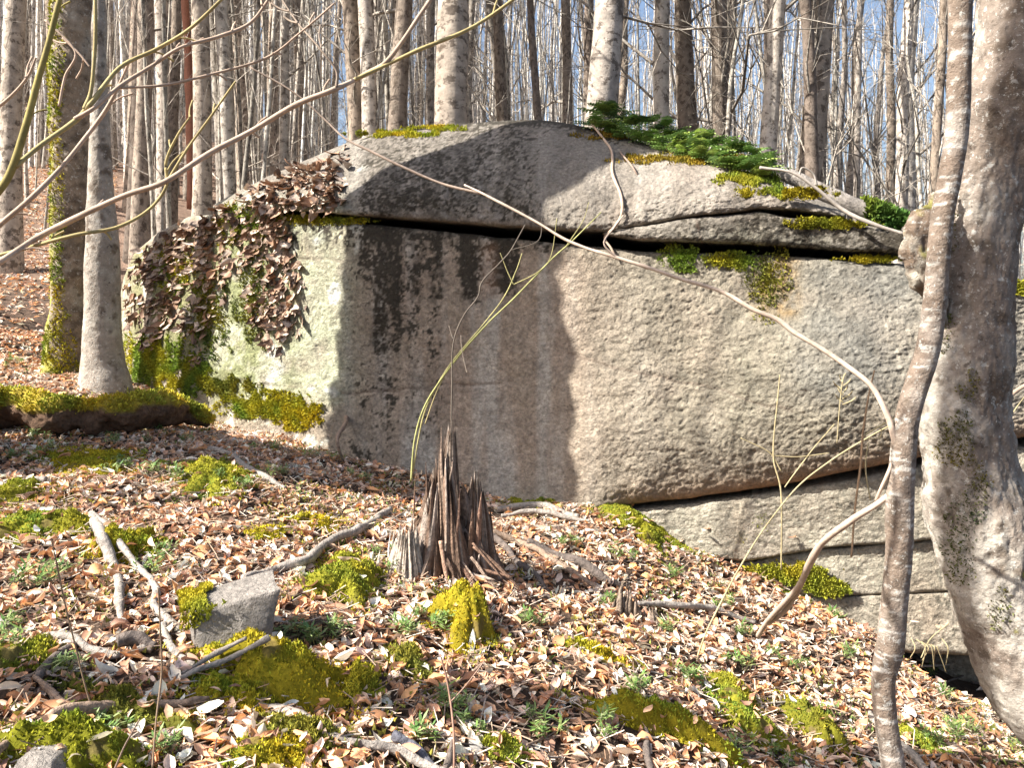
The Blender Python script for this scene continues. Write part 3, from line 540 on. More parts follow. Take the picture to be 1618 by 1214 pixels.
def ground_moss(px, py, rx, ry, h, col, label, seed, dens=1.0, parent=None, edge=.45):
    rx, ry = rx*1.18, ry*1.12; c = G(px, py); d = c[1]; a = rx*d/F; p1, p2 = G(px, py+ry), G(px, py-ry); b = min(max((p2[1]-p1[1])/2, a*.35), a*1.6)
    nr_, na = 22, 72; rr = np.linspace(0, 1, nr_)[:, None]; th = np.linspace(0, 2*np.pi, na, endpoint=False)[None]
    def surf(r, t):
        lob = 1+.55*vn(np.stack([np.cos(t)*1.3+seed, np.sin(t)*1.3, 0*t+0*r], -1), 7)+.38*vn(np.stack([np.cos(t)*4+seed, np.sin(t)*4, 0*t], -1), 8)
        x = c[0]+a*r*lob*np.cos(t); y = c[1]+b*r*lob*np.sin(t); Q = np.stack([x, y, 0*x+seed], -1)
        z = gz(x, y)+1.05*h*(1-r**2)**.8*(.75+.55*fbm(Q*7, 3, 3)+.3*vn(Q*3, 4))+.02*(1-r**4)+.022*fbm(Q*32, 3, 5)-.02*(r > .98); return np.stack([x, y, z], -1)
    r2, t2 = np.broadcast_arrays(rr, th); V = surf(r2, t2); i, j = np.meshgrid(np.arange(nr_-1), np.arange(na), indexing='ij'); i = i.ravel(); j = j.ravel(); jn = (j+1) % na
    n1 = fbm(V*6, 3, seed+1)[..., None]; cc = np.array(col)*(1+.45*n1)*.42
    cc = mix(cc, (.12, .08, .05), np.clip((fbm(V*11, 3, seed+4)-.32)*4, 0, .6))
    g = Geo().add(V, q=np.stack([i*na+j, (i+1)*na+j, (i+1)*na+jn, i*na+jn], -1), c=np.clip(cc.reshape(-1, 3), 0, .6))
    n = int(min(16000, 12000*dens*max(a*b*9, .22))); r = 1.3*rng.random(n)**.62; t = rng.uniform(0, 6.283, n); Pt = surf(np.minimum(r, .98), t)
    ro = r > .98; Pf = surf(np.where(ro, r, 1.), t); Pf[:, 2] = gz(Pf[:, 0], Pf[:, 1])+.018; Pt = np.where(ro[:, None], Pf, Pt)
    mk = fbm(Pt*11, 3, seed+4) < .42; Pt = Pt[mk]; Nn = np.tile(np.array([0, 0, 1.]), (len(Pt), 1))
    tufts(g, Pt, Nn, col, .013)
    lx = surf(np.sqrt(rng.random(int(22*a*b*9)+5))*1.15, rng.uniform(0, 6.283, int(22*a*b*9)+5)); cover.append(lx)
    if parent is None: tag(part('moss_cushion', g, M_moss, loc=c), label, 'moss')
    else: part('moss', g, M_moss, parent)
cover = []
mosses = [(140, 742, 55, 14, .05, MY, 'bright moss patch on the leafy slope under the mossy log'), (350, 748, 55, 20, .06, MG, 'moss cushion crossed by shade, left of the broken stump and above the stone'),
    (22, 780, 28, 13, .06, MG, 'small moss cushion at the left edge by the grey stick end'), (60, 842, 85, 18, .09, MG, 'long moss bank at the left edge of the slope'), (205, 872, 45, 22, .07, MY, 'moss behind the two pale forked roots'),
    (498, 830, 27, 14, .07, MY, 'little round moss cushion left of the broken stump'), (430, 846, 20, 9, .03, MY, 'tiny moss spot beyond the curved grey branch'), (550, 928, 46, 34, .09, MG, 'moss cushion between the square stone and the broken stump'),
    (738, 985, 40, 42, .20, MY, 'tall yellow moss hump below the broken stump'), (445, 1078, 100, 28, .10, MY, 'largest yellow moss mound, left foreground below the square stone'), (360, 1108, 45, 20, .05, MY, 'moss strip beside the long pale stick'),
    (120, 1190, 90, 30, .10, (.36, .36, .03), 'yellow green moss in the bottom left corner'), (435, 1205, 62, 22, .07, MY, 'orange-yellow moss at the bottom edge left of centre'), (565, 1092, 26, 24, .05, MG, 'moss tuft right of the largest mound'),
    (655, 1052, 32, 18, .05, MD, 'dull moss patch left below the tall yellow hump'), (1040, 1145, 92, 22, .10, MY, 'wide orange-yellow moss bank at the bottom centre right'), (1200, 1158, 62, 18, .07, MG, 'moss pad between the wide bank and the round cushion'),
    (1285, 1150, 30, 24, .12, (.28, .27, .03), 'smooth round moss cushion left of the curved sapling'), (1160, 1100, 38, 22, .05, MG, 'pale moss patch above the wide bank'), (1245, 922, 58, 18, .08, MG, 'hanging moss at the foot of the lower slabs'),
    (1025, 842, 52, 16, .06, MG, 'moss where the lower slab meets the slope'), (930, 1030, 40, 7, .03, MY, 'thin bright moss streak below the small stump'), (35, 1048, 36, 20, .06, MG, 'shaded moss at the left edge below the long stick'),
    (310, 580, 0, 0, 0, MG, ''), (200, 1120, 90, 20, .06, MD, 'dark moss in the shade above the weathered log, lower left'), (860, 800, 45, 12, .07, MG, 'shaggy moss heap at the foot of the main block'), (1450, 1170, 25, 12, .03, MG, 'moss tuft right of the curved sapling base'),
    (790, 1185, 30, 10, .02, MG, 'small green moss spot at the bottom centre'), (480, 1165, 55, 15, .05, MD, 'dark moss along the shaded side of the long stick')]
for s, (px, py, rx, ry, h, col, lab) in enumerate(mosses):
    if rx: ground_moss(px, py, rx, ry, h, col, lab, s*3+1, edge=.5)
cv = np.concatenate(cover); g = Geo(); n = len(cv); scatter_leaves(g, cv[:, 0], cv[:, 1], rng.uniform(.04, .085, n), cv[:, 2]-gz(cv[:, 0], cv[:, 1])+.012, .5); tag(part('leaf_litter', g, M_leaf, ground), kind='stuff')
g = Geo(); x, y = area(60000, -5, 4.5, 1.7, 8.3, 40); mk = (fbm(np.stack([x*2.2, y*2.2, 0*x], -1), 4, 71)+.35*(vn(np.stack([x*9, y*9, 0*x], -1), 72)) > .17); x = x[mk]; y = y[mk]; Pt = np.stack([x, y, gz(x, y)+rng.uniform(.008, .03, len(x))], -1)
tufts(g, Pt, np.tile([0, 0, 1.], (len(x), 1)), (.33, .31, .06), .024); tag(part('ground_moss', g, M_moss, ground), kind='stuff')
def trunk_moss(key, parent, spots_, col, size=.02):
    V, D = BV[key]; px = CX+F*V[:, 0]/V[:, 1]; py = HY-F*(V[:, 2]-CAMZ)/V[:, 1]; g = Geo()
    for (u, v, ru, rv, n) in spots_:
        q = ((px-u)/ru)**2+((py-v)/rv)**2+1.2*fbm(V*12, 3, 8); idx = np.where((q < 1) & (D[:, 1] < .1))[0]
        if len(idx): idx = rng.choice(idx, n); tufts(g, V[idx]+rng.normal(0, .006, (n, 3)), D[idx], col, size)
    tag(part('moss', g, M_moss, parent), kind='stuff')
trunk_moss('beech_tree3', beech, [(1512, 690, 28, 50, 900), (1520, 860, 30, 60, 700), (1545, 780, 18, 40, 400), (1492, 520, 14, 40, 350), (1498, 350, 14, 50, 350), (1580, 960, 16, 40, 250), (1530, 610, 16, 30, 200)], (.17, .16, .045), .014)
trunk_moss('tree22', mossy, [(86, 100, 16, 120, 1500), (90, 300, 12, 150, 1300), (96, 560, 24, 60, 1500), (92, 450, 10, 80, 600), (120, 590, 30, 18, 600)], (.42, .38, .04), .03)
def rock_moss(polys, n, size, name='moss', col=MG, lift=.0, label=None):
    g = Geo()
    for (u, v, ru, rv, m, colr) in polys:
        k = int(m*2.6); r = 1.5*rng.random(k)**.75; t = rng.uniform(0, 6.283, k); U = u+ru*r*np.cos(t); Vv = v+rv*r*np.sin(t); p, nn = rockS(U, Vv)
        keep = fbm(p*11, 4, 91) > -.25+.55*(r-.55)+rng.normal(0, .12, k); tufts(g, p[keep]+nn[keep]*.004, nn[keep], colr, size)
    return tag(part(name, g, M_moss, rock), label, kind='stuff') if label else part(name, g, M_moss, rock)
YM = (.36, .33, .03)
rock_moss([(1085, 405, 34, 18, 1500, MG), (1160, 413, 28, 12, 900, MG), (1240, 305, 60, 9, 2500, YM), (1290, 352, 55, 7, 2600, YM), (1340, 355, 45, 5, 1500, YM), (1190, 285, 45, 10, 1800, YM), (1080, 252, 90, 7, 2200, (.34, .24, .03)), (960, 215, 40, 6, 800, (.3, .2, .03)),
    (620, 212, 55, 5, 1500, MY), (690, 203, 40, 4, 700, MY), (1380, 410, 60, 5, 1400, YM), (520, 348, 60, 6, 700, YM), (480, 345, 30, 5, 400, YM), (1210, 440, 30, 50, 900, MD), (1205, 820, 14, 22, 500, MG), (1175, 855, 12, 14, 300, MG), (1605, 455, 30, 8, 800, YM)], 0, .022)
rock_moss([(240, 575, 55, 38, 5200, MG), (300, 600, 40, 20, 2200, MG), (350, 610, 45, 14, 1500, MD), (420, 640, 60, 16, 3000, MG), (470, 655, 30, 18, 1600, MY), (330, 500, 30, 70, 1500, MD), (280, 430, 30, 40, 1300, MG), (380, 360, 30, 30, 900, MG), (400, 480, 25, 60, 1000, MD), (1250, 905, 60, 14, 2200, MG), (1310, 925, 30, 14, 1000, MG)], 0, .03)

# ------------------------------------------------------------------ rock tripe on the left shoulder
def tripe_proto(s):
    r = np.random.default_rng(s); n, m = 6, 5; V = []
    cu, cv = r.uniform(.6, 3.2), r.uniform(-2.2, 2.2)
    for i in range(n):
        for j in range(m):
            u, v = i/(n-1)-.5, j/(m-1); wd = .75*math.sin(math.pi*(.2+.75*v)); x = u*wd*(1+.06*r.normal())
            V.append((x, -v*.9+.05*r.normal()*(v > .1), .06+cu*.30*v*v+cv*x*x*.9+.05*r.normal()*v))
    q = [(i*m+j, (i+1)*m+j, (i+1)*m+j+1, i*m+j+1) for i in range(n-1) for j in range(m-1)]
    return np.array(V), np.array(q)
TP = [tripe_proto(s) for s in range(10)]
TC = np.array([1.15, 1.15, 1.15])*np.array([(.30, .21, .15), (.42, .32, .25), (.20, .12, .08), (.11, .07, .05), (.52, .42, .34), (.27, .16, .10)])
tm = [Geo().add(TP[s % 10][0], q=TP[s % 10][1], c=TC[s % 6]*(1+.3*vn(TP[s % 10][0]*4, s))[:, None]).mesh('rock_tripe', M_tripe) for s in range(20)]
reg = [(255, 400, 48, 50, 1.3), (235, 480, 38, 70, 1.2), (300, 440, 60, 90, 1.1), (350, 380, 60, 60, .9), (430, 430, 45, 90, 1.5), (445, 500, 38, 50, 1.3), (470, 300, 80, 40, 1.5), (420, 300, 60, 30, 1.3), (510, 265, 50, 40, 1.0), (330, 350, 60, 30, 1.3), (390, 350, 60, 25, .7), (315, 570, 14, 20, 1.2), (470, 480, 18, 50, .7)]
from mathutils import Matrix
big = 0; tg = Geo(); UV = []
for (u, v, ru, rv, w) in reg:
    for k in range(int(ru*rv*w*.052)):
        r = math.sqrt(rng.random()); t = rng.uniform(0, 6.283); U, Vv = u+ru*r*math.cos(t), v+rv*r*math.sin(t)
        if U < 196 or Vv < max(float(cap_top(U)) if U > 340 else float(main_top(U)), 0)+4: continue
        UV.append((U, Vv))
UV = np.array(UV); rng.shuffle(UV); PP, NN = rockS(UV[:, 0], UV[:, 1]); UV = UV[(fbm(PP*4.5, 3, 61)+.7*fbm(PP*np.array([11, 11, 5]), 2, 62)) > -.36]; PP, NN = rockS(UV[:, 0], UV[:, 1])
for p, nn in zip(PP, NN):
    down = np.array([0, 0, 1.])-nn*nn[2]; down /= np.linalg.norm(down)+1e-6; a = rng.normal(0, .75); sd = np.cross(down, nn)
    up2 = down*math.cos(a)+sd*math.sin(a); sd2 = np.cross(up2, nn); M = np.stack([sd2, up2, nn], 1)@rotm(*[np.array(q_) for q_ in (rng.normal(0, .2), rng.normal(0, .35), rng.normal(0, .35))]); s = .04+.075*rng.random()**1.3; nn = nn+rng.normal(0, .12, 3); nn /= np.linalg.norm(nn)
    if big < 290 and s > .075:
        o = bpy.data.objects.new('rock_tripe', tm[big % 20]); COL.objects.link(o); o.parent = rock
        mm = np.eye(4); mm[:3, :3] = M*s; mm[:3, 3] = p-np.array(rock.location); o.matrix_local = Matrix(mm.tolist()); big += 1
    else:
        V, q = TP[rng.integers(0, 10)]; tg.add(V@M.T*s+p, q=q, c=TC[rng.integers(0, 6)]*rng.uniform(.8, 1.2))
tag(part('rock_tripe', tg, M_tripe, rock), kind='stuff')

# ------------------------------------------------------------------ mossy log on the left, log on the boulder
def log_mesh(w, col, k=40, amp=.02, n=160, mosscol=None, mossth=.2, seed=0):
    c = cr(w, n); v, q, t, dr = tube(c[:, :3], c[:, 3], k); nb = n*k; v[:nb] += dr*(amp*fbm(v[:nb]*8, 4, seed))[:, None]
    drr = np.vstack([dr, dr[:1], dr[:1]]); cc = np.array(col)*(1+.5*fbm(v*10, 4, seed+1))[:, None]
    if mosscol is not None: cc = mix(cc, mosscol, np.clip((drr[:, 2]-mossth+.6*fbm(v*7, 3, seed+2))*4, 0, 1))
    g = Geo().add(v, q, t, np.clip(cc, .01, .7)); return g, v[:nb], drr[:nb]
pL = [(*G(-60, 690), .15), (*G(10, 680), .14), (*G(80, 688), .13), (*G(130, 688), .12), (*G(180, 690), .14), (*G(240, 685), .15), (*G(285, 680), .13), (*G(330, 682), .05)]
pL = [(a, b, c_+r*1.25, r*.92) for a, b, c_, r in pL]
lg = thing('fallen_log', 'low rotting log with a moss-covered top, lying across the left below the pale trunk', 'log', pL[3][:3])
g, v, dr = log_mesh(pL, (.11, .065, .04), mosscol=(.33, .25, .03), seed=4, amp=.075, k=64, n=240)
top = np.where(dr[:, 2]+.5*fbm(v*7, 3, 6) > .35)[0]; idx = rng.choice(top, 9000); tufts(g, v[idx]+rng.normal(0, .012, (9000, 3)), dr[idx], (.75, .52, .04), .026); part('log', g, M_wood, lg)
w = []
for u, vv, r in ((1205, 258, 9), (1240, 275, 12), (1290, 298, 13), (1340, 322, 14), (1385, 338, 15), (1425, 356, 15)):
    d = float(Df(u))+.75; w.append((*W(u, vv, d), r*d/F))
g, v, dr = log_mesh(w, (.27, .24, .21), k=24, amp=.012, n=90, seed=9); lg2 = thing('fallen_log', 'grey log lying down the right shoulder of the boulder, green moss on its end', 'log', w[2][:3])
part('log', g, M_wood, lg2); g = Geo(); idx = rng.choice(np.where(v[:, 0] > w[3][0]+.1)[0], 2600); tufts(g, v[idx], dr[idx], (.14, .20, .03), .05); part('moss', g, M_moss, lg2)

# ------------------------------------------------------------------ ferns
def frond(g, base, az, L, rs, col, arch=1.1, w=.19, n=8):
    t = np.linspace(0, 1, n); el = arch*(1-t*1.15); dx = np.cumsum(np.cos(el))*L/n; dz = np.cumsum(np.sin(el))*L/n
    ax = np.array([math.cos(az), math.sin(az), 0]); sdv = np.array([-ax[1], ax[0], 0]); mid = base+ax*dx[:, None]+np.array([0, 0, 1])*dz[:, None]
    V, T_, CC = [], [], []; m = 0; col = np.array(col)*1.9
    for k in range(1, n):
        ww = w*L*3.0*math.sin(math.pi*(.15+.85*t[k]))*.55+.004; pc = rs.uniform(.6, 1.5); tg_ = mid[k]-mid[k-1]
        for s in (-1, 1):
            tip = mid[k]+sdv*s*ww+tg_*.25+np.array([0, 0, -ww*.25+rs.normal(0, .004)]); a0 = mid[k]-tg_*.40; a1 = mid[k]+tg_*.42; md = (mid[k]+tip)/2+np.array([0, 0, .007]); CC += [pc]*5
            V += [a0, a1, tip, md+tg_*.38, md-tg_*.3]; T_ += [(m, m+4, m+3), (m, m+3, m+1), (m+4, m+2, m+3)]; m += 5
    g.add(np.array(V), t=np.array(T_), c=np.array(col)[None]*np.array(CC)[:, None]*rs.uniform(.6, 1.4)); return mid
fern_g = []
rsf = np.random.default_rng(3); FC = [(.075, .13, .03), (.11, .18, .04), (.05, .09, .025), (.17, .22, .05)]
for s in range(6):
    g = Geo(); st = Geo()
    for k in range(11):
        az = rsf.uniform(0, 6.283); L = rsf.uniform(.13, .26); mdl = frond(g, np.zeros(3), az, L, rsf, FC[rsf.integers(0, 4)], arch=rsf.uniform(.6, 1.5)); st.add(*tube(mdl[:10], .0015, 3, False)[:3], c=(.15, .12, .05))
    fern_g.append((g.mesh('fronds', M_green, smooth=False), st.mesh('stalks', M_twig)))
fpos = []
for u in range(935, 1212, 12): fpos += [(u, 4+rsf.uniform(-4, 6), 0.0)]+([(u+6, -20+rsf.uniform(-8, 6), .3)] if u > 940 else [])
for k, (u, dv_, back) in enumerate(fpos):
    d = float(cap_d(u, cap_top(u)+3)); p = W(u, float(cap_top(u))+dv_-2, d+back)
    ORD = 'first second third fourth fifth sixth seventh eighth ninth tenth eleventh twelfth thirteenth fourteenth fifteenth sixteenth seventeenth eighteenth nineteenth twentieth twenty-first twenty-second twenty-third twenty-fourth twenty-fifth'.split()
    t = thing('fern', ORD[int((u-935)//12)]+' fern from the left in the '+('back' if back else 'front')+' row on top of the boulder', 'fern', p, 'ferns on top of the boulder'); s = rng.uniform(.75, 1.1); t.scale = (s, s, s); t.rotation_euler[2] = rng.uniform(0, 6.28)
    for nme, me in (('fronds', fern_g[k % 6][0]), ('stalks', fern_g[k % 6][1])): o = bpy.data.objects.new(nme, me); COL.objects.link(o); o.parent = t
# green sprigs on the leafy slope
sp_m = []
for s in range(7):
    g = Geo()
    for k in range(rsf.integers(4, 8)):
        b = np.array([rsf.normal(0, .03), rsf.normal(0, .03), -.01]); az0 = rsf.uniform(0, 6.28); H = rsf.uniform(.05, .1)
        tip = b+np.array([math.cos(az0)*.03, math.sin(az0)*.03, H]); g.add(*tube(np.array([b, (b+tip)/2+.004, tip]), .0015, 3, False)[:3], c=(.2, .22, .08))
        for q in range(10):
            c0 = b+(tip-b)*rsf.uniform(.3, 1); az = rsf.uniform(0, 6.28); L = rsf.uniform(.025, .055); dv = np.array([math.cos(az), math.sin(az), rsf.uniform(-.1, .8)]); sd = np.array([-dv[1], dv[0], 0])*L*.13
            g.add(np.array([c0, c0+dv*L*.5+sd, c0+dv*L, c0+dv*L*.5-sd]), q=[(0, 1, 2, 3)], c=np.array([(.16, .26, .06), (.22, .30, .09), (.10, .19, .05), (.28, .34, .14)][rsf.integers(0, 4)])*rsf.uniform(.8, 1.2))
    sp_m.append(g.mesh('ground_plant', M_green, smooth=False))
named = [(350, 625, 'pale green sprig plant at the left foot of the boulder'), (318, 662, 'bright green sprig at the right end of the mossy log'), (1522, 1062, 'green sprig plant in front of the dark hollow under the boulder'), (1325, 978, 'dark green sprig against the lower slab, left of the curved sapling')]
for k, (u, v, lab) in enumerate(named):
    p = G(u, v+6); o = bpy.data.objects.new('ground_plant', sp_m[k]); COL.objects.link(o); o.location = p; o.scale = (1.3,)*3; tag(o, lab, 'plant')
spots = [(190, 742), (160, 750), (230, 752), (270, 760), (330, 760), (60, 920), (40, 930), (80, 915), (470, 1015), (530, 1015), (500, 1018), (600, 890), (230, 660), (205, 665), (250, 900), (270, 880), (700, 1000), (665, 1000), (830, 1000), (840, 1140), (860, 1160), (620, 900), (1390, 990), (1365, 985), (1480, 1180), (1500, 1170), (1540, 1160), (1230, 1040), (1180, 1010), (1260, 1060), (1570, 1140), (1600, 1190), (1140, 1060), (1050, 1000), (700, 1120), (180, 700), (60, 700), (20, 590), (30, 575), (60, 720), (20, 720), (390, 780), (440, 760), (520, 730), (560, 760), (950, 960), (1060, 920), (980, 880), (1500, 1110), (1540, 1070), (1330, 1040), (900, 870), (640, 1005), (300, 700), (240, 700), (420, 720), (120, 560), (1170, 1200), (1230, 1205), (960, 1170), (1010, 1100), (690, 1185), (740, 1150), (250, 1190), (170, 1165), (100, 1060), (20, 1020), (1480, 1060), (1150, 960), (1090, 1080)]
for k, (u, v) in enumerate(spots):
    for q in range(2):
        uu, vv2 = u+rng.normal(0, 11), v+rng.normal(0, 6); p = G(uu, vv2); o = bpy.data.objects.new('ground_plant', sp_m[(k+q) % 7]); COL.objects.link(o); o.location = (p[0], p[1], p[2]+.015); s = rng.uniform(.5, 1.05); o.scale = (s, s, s); o.rotation_euler[2] = rng.uniform(0, 6.28)
        tag(o, 'small green sprig '+near(uu, vv2), 'plant', 'green sprigs on the leafy slope')

# ------------------------------------------------------------------ broken stump
def shard(g, b, tip, wd, th, seed, col, ns=34, k=14):
    b = np.asarray(b, float); tip = np.asarray(tip, float); r = np.random.default_rng(seed); t = np.linspace(0, 1, ns); L = np.linalg.norm(tip-b)
    path = b+(tip-b)*t[:, None]+np.stack([vn(np.stack([t*3, 0*t+seed, 0*t], -1), 1), vn(np.stack([t*3, 0*t+seed, 0*t], -1), 2), 0*t], -1)*.03*L*t[:, None]
    rad = wd*(1-t)**.7*(1+.2*vn(np.stack([t*9, 0*t+seed, 0*t], -1), 4))+.003
    v, q, f, dr = tube(path, rad, k); nb = ns*k; an = np.tile(np.arange(k), ns)
    v[:nb] += dr*((rad.repeat(k))*.42*vn(np.stack([an*1.7+seed, np.repeat(t*2.5, k), 0*an], -1), 7))[:, None]
    cc = np.array(col)*(1+.55*vn(np.stack([np.append(an, [0, 0])*2.3, np.append(np.repeat(t*3, k), [0, 0]), np.zeros(nb+2)+seed], -1), 9))[:, None]
    g.add(v, q, f, np.clip(cc, .01, .6))
sb = G(690, 905); d = sb[1]; S = d/F
st = thing('tree_stump', 'broken rotten stump with jagged upright splinters, in front of the boulder', 'stump', sb)
def sp(px, py, dd=0): return W(px, py, d+dd)
BR, GR_, DK = (.24, .15, .105), (.50, .42, .35), (.11, .07, .05)
shl = [((640, 945, -.05), (632, 812, .0), 24, GR_), ((618, 950, -.02), (612, 850, .0), 12, GR_), ((655, 940, -.08), (662, 790, 0), 18, GR_), ((670, 915, 0), (674, 735, .05), 22, BR), ((690, 905, .02), (688, 712, .1), 20, BR), ((705, 900, 0), (714, 655, .1), 19, (.22, .15, .11)), ((712, 890, .1), (724, 640, .14), 12, BR),
       ((725, 900, .05), (732, 745, .12), 20, DK), ((748, 890, .05), (752, 727, .15), 18, BR), ((765, 885, .1), (772, 765, .15), 15, BR), ((745, 905, -.02), (738, 800, .05), 28, DK), ((700, 925, -.1), (696, 800, .0), 32, BR), ((668, 930, -.05), (680, 770, .1), 24, DK), ((695, 880, .2), (700, 700, .25), 16, GR_),
       ((733, 895, .1), (742, 760, .2), 10, GR_), ((660, 900, .1), (655, 745, .1), 8, BR), ((682, 890, .05), (668, 700, .1), 6, BR), ((780, 880, .15), (785, 800, .2), 14, DK)]
def sliver(b, tip, wd, seed, col, ns=14, k=7):
    r = np.random.default_rng(seed); b = np.asarray(b, float); tip = np.asarray(tip, float); t = np.linspace(0, 1, ns); L = np.linalg.norm(tip-b); bow = r.normal(0, .018, 3)*L
    path = b+(tip-b)*t[:, None]+bow*np.sin(np.pi*t)[:, None]*.6+.010*L*np.stack([vn(np.stack([t*4, 0*t+seed, 0*t], -1), a) for a in (1, 2, 3)], -1)
    prof = r.uniform(.35, 1.5, k); fl = r.uniform(.35, .8); rad = wd*np.where(t < .72, 1-.22*t, .84*(1-(t-.72)/.28*.9))*(1+.2*vn(np.stack([t*8, 0*t+seed, 0*t], -1), 4)); rad = np.maximum(rad, .0012)
    v, q, f, dr = tube(path, rad, k); nb = ns*k; rr = (rad[:, None]*(prof[None]-1)).ravel(); v[:nb] += dr*rr[:, None]; v[:nb, 1] = (v[:nb, 1]-np.repeat(path[:, 1], k))*fl+np.repeat(path[:, 1], k)
    v[:nb] += (tip-b)[None]*(np.tile(r.uniform(-1, .5, k), ns)*np.repeat(t**3, k)*min(.30, 2.2*wd/L))[:, None]
    st_ = 1+.5*np.tile(r.uniform(-1, 1, k), ns); st_ = np.append(st_, [1, 1])*(1+.4*fbm(v*np.array([60, 60, 8]), 2, seed))
    return Geo().add(v, q, f, np.clip(np.array(col)*st_[:, None], .012, .6))
envx = [598, 612, 640, 655, 668, 690, 700, 706, 714, 722, 728, 745, 753, 762, 775, 790]; envy = [900, 850, 812, 800, 740, 700, 690, 660, 640, 670, 830, 760, 722, 765, 830, 880]
def shell(cu, cv, cd, r0, r1, env, jag, seed, col, lean=0, base=925, na=170, nz=60, fl=.75, foot=1.5):
    r = np.random.default_rng(seed); a = np.arange(na)/na*2*np.pi; q3 = lambda f, s_, z=0: vn(np.stack([np.cos(a)*f, np.sin(a)*f, 0*a+z], -1), s_)
    u0 = cu+r1*np.cos(a); hi = np.interp(u0, env[0], env[1]); j = np.abs(q3(9, seed))*.55+np.abs(q3(22, seed+1))*.55; jr = r.random(na)**2.5*.35; top = hi+(base-hi)*np.clip((j+jr)*jag, 0, .85)
    t = np.linspace(0, 1, nz)[:, None]; vv = base+30+(top-base-30)*t; e = np.clip((base+30-vv)/(base+30-env[1].min() if hasattr(env[1], 'min') else 1), 0, 1); rad = r1+(r0-r1)*(1-e)**2.2*foot
    ridge = 1+.16*np.stack([q3(7, seed+3, z) for z in e.mean(1)*2])+.13*np.stack([q3(19, seed+4, z) for z in e.mean(1)*1.2])+.08*np.stack([q3(45, seed+5, z) for z in e.mean(1)*1.5])
    R_ = rad*ridge*(1-.30*t**6); px = cu+R_*np.cos(a)+lean*e*100; dz = cd-R_*np.sin(a)*S*fl*-1; V = W(px, vv, d+dz)
    inner = W(cu+R_[-1:]*.6*np.cos(a)+lean*e[-1:]*100, vv[-1:]+35, d+cd+R_[-1:]*.6*np.sin(a)*S*fl); low = W(cu+R_[-1:]*.5*np.cos(a), vv[-1:]*0+base, d+cd+R_[-1:]*.5*np.sin(a)*S*fl)
    V = np.concatenate([V, inner, low], 0); n_ = len(V); i_, j_ = np.meshgrid(np.arange(n_-1), np.arange(na), indexing='ij'); i_ = i_.ravel(); j_ = j_.ravel(); jn = (j_+1) % na
    f1 = np.stack([q3(16, seed+7, z) for z in np.linspace(0, 1.5, n_)]); f2 = np.stack([q3(45, seed+8, z) for z in np.linspace(0, 3, n_)]); c = np.array(col)*(1+.55*f1+.45*f2)[..., None]; c = mix(c, (.42, .37, .32), np.clip(f1*1.5-.25+.5*f2, 0, .7)); c[-2:] *= .5
    return Geo().add(V, q=np.stack([i_*na+j_, i_*na+jn, (i_+1)*na+jn, (i_+1)*na+j_], -1), c=np.clip(c, .012, .6))
envA = (np.array([598, 640, 655, 668, 690, 700, 706, 714, 722, 728, 745, 753, 762, 775, 800]), np.array([900, 860, 830, 760, 705, 695, 672, 655, 665, 820, 735, 722, 760, 800, 860]))
part('broken_wood', shell(700, 0, .06, 78, 44, envA, .95, 5, (.18, .115, .08), base=915), M_wood, st); part('broken_wood', shell(694, 0, .12, 40, 24, envA, .45, 9, (.22, .15, .11), base=905), M_wood, st)
part('broken_wood', shell(714, 0, .10, 20, 9, envA, .18, 12, (.20, .15, .115), base=890), M_wood, st); part('broken_wood', shell(753, 0, .06, 30, 13, envA, .4, 15, (.13, .085, .06), base=895), M_wood, st)
envB = (np.array([600, 612, 630, 642, 660, 675]), np.array([890, 850, 820, 812, 830, 880])); tag(part('broken_wood', shell(638, 0, -.12, 38, 20, envB, .6, 21, (.40, .34, .28), base=940, lean=.06), M_wood, st), 'pale grey split chunk at the left of the stump')
rk = np.random.default_rng(77); pal = [BR, (.20, .12, .085), DK, (.26, .19, .145), BR, (.30, .24, .20)]
for k in range(34):
    u = rk.uniform(604, 790); top_ = np.interp(u, envx, envy); full = rk.random() < .3; y1 = top_ if full else top_+(905-top_)*rk.uniform(.1, .8)
    left = u < 662; bx = u+(u-700)*.12+rk.normal(0, 5); by = 955+rk.uniform(-18, 10) if left else 925+rk.uniform(-15, 15)-max(0, u-730)*.4; dp = rk.uniform(-.13, .05) if left else rk.uniform(-.08, .22)
    colr = GR_ if (left and rk.random() < .75) else pal[rk.integers(0, 6)]; wpx = rk.choice([2.5, 3.5, 5]) if not full else rk.uniform(2, 3.5)
    part('splinter', sliver(sp(bx, by, dp-.03), sp(u+rk.normal(0, 5 if full else 10), y1, dp+rk.normal(0, .05)), wpx*S, 300+k, np.array(colr)*rk.uniform(.7, 1.25)), M_wood, st)
for k in range(16):
    a = rk.uniform(-1.2, 1.2); u = 700+60*math.sin(a); L = rk.uniform(20, 60); part('splinter', sliver(sp(u, 850+rk.uniform(0, 60), -.12), sp(u+L*math.sin(a)*1.4+15, 905+rk.uniform(0, 40), -.2), 3.5*S, 600+k, pal[k % 6]), M_wood, st)
sb2 = G(1003, 985); d = sb2[1]; S = d/F; st2 = thing('tree_stump', 'small weathered stump remnant in the leaves below the boulder', 'stump', sb2)
for k in range(36):
    u = rk.uniform(970, 1036); top_ = np.interp(u, [968, 980, 988, 998, 1010, 1040], [965, 925, 912, 930, 945, 970]); y1 = top_+(985-top_)*rk.random()**2*.6
    part('splinter', sliver(sp(u+(u-1000)*.35, 1004+rk.uniform(-8, 4), rk.uniform(-.06, .06)), sp(u, y1, rk.uniform(-.01, .05)), rk.uniform(3, 6)*S, 700+k, np.array((.24, .185, .14))*rk.uniform(.6, 1.3)), M_wood, st2)

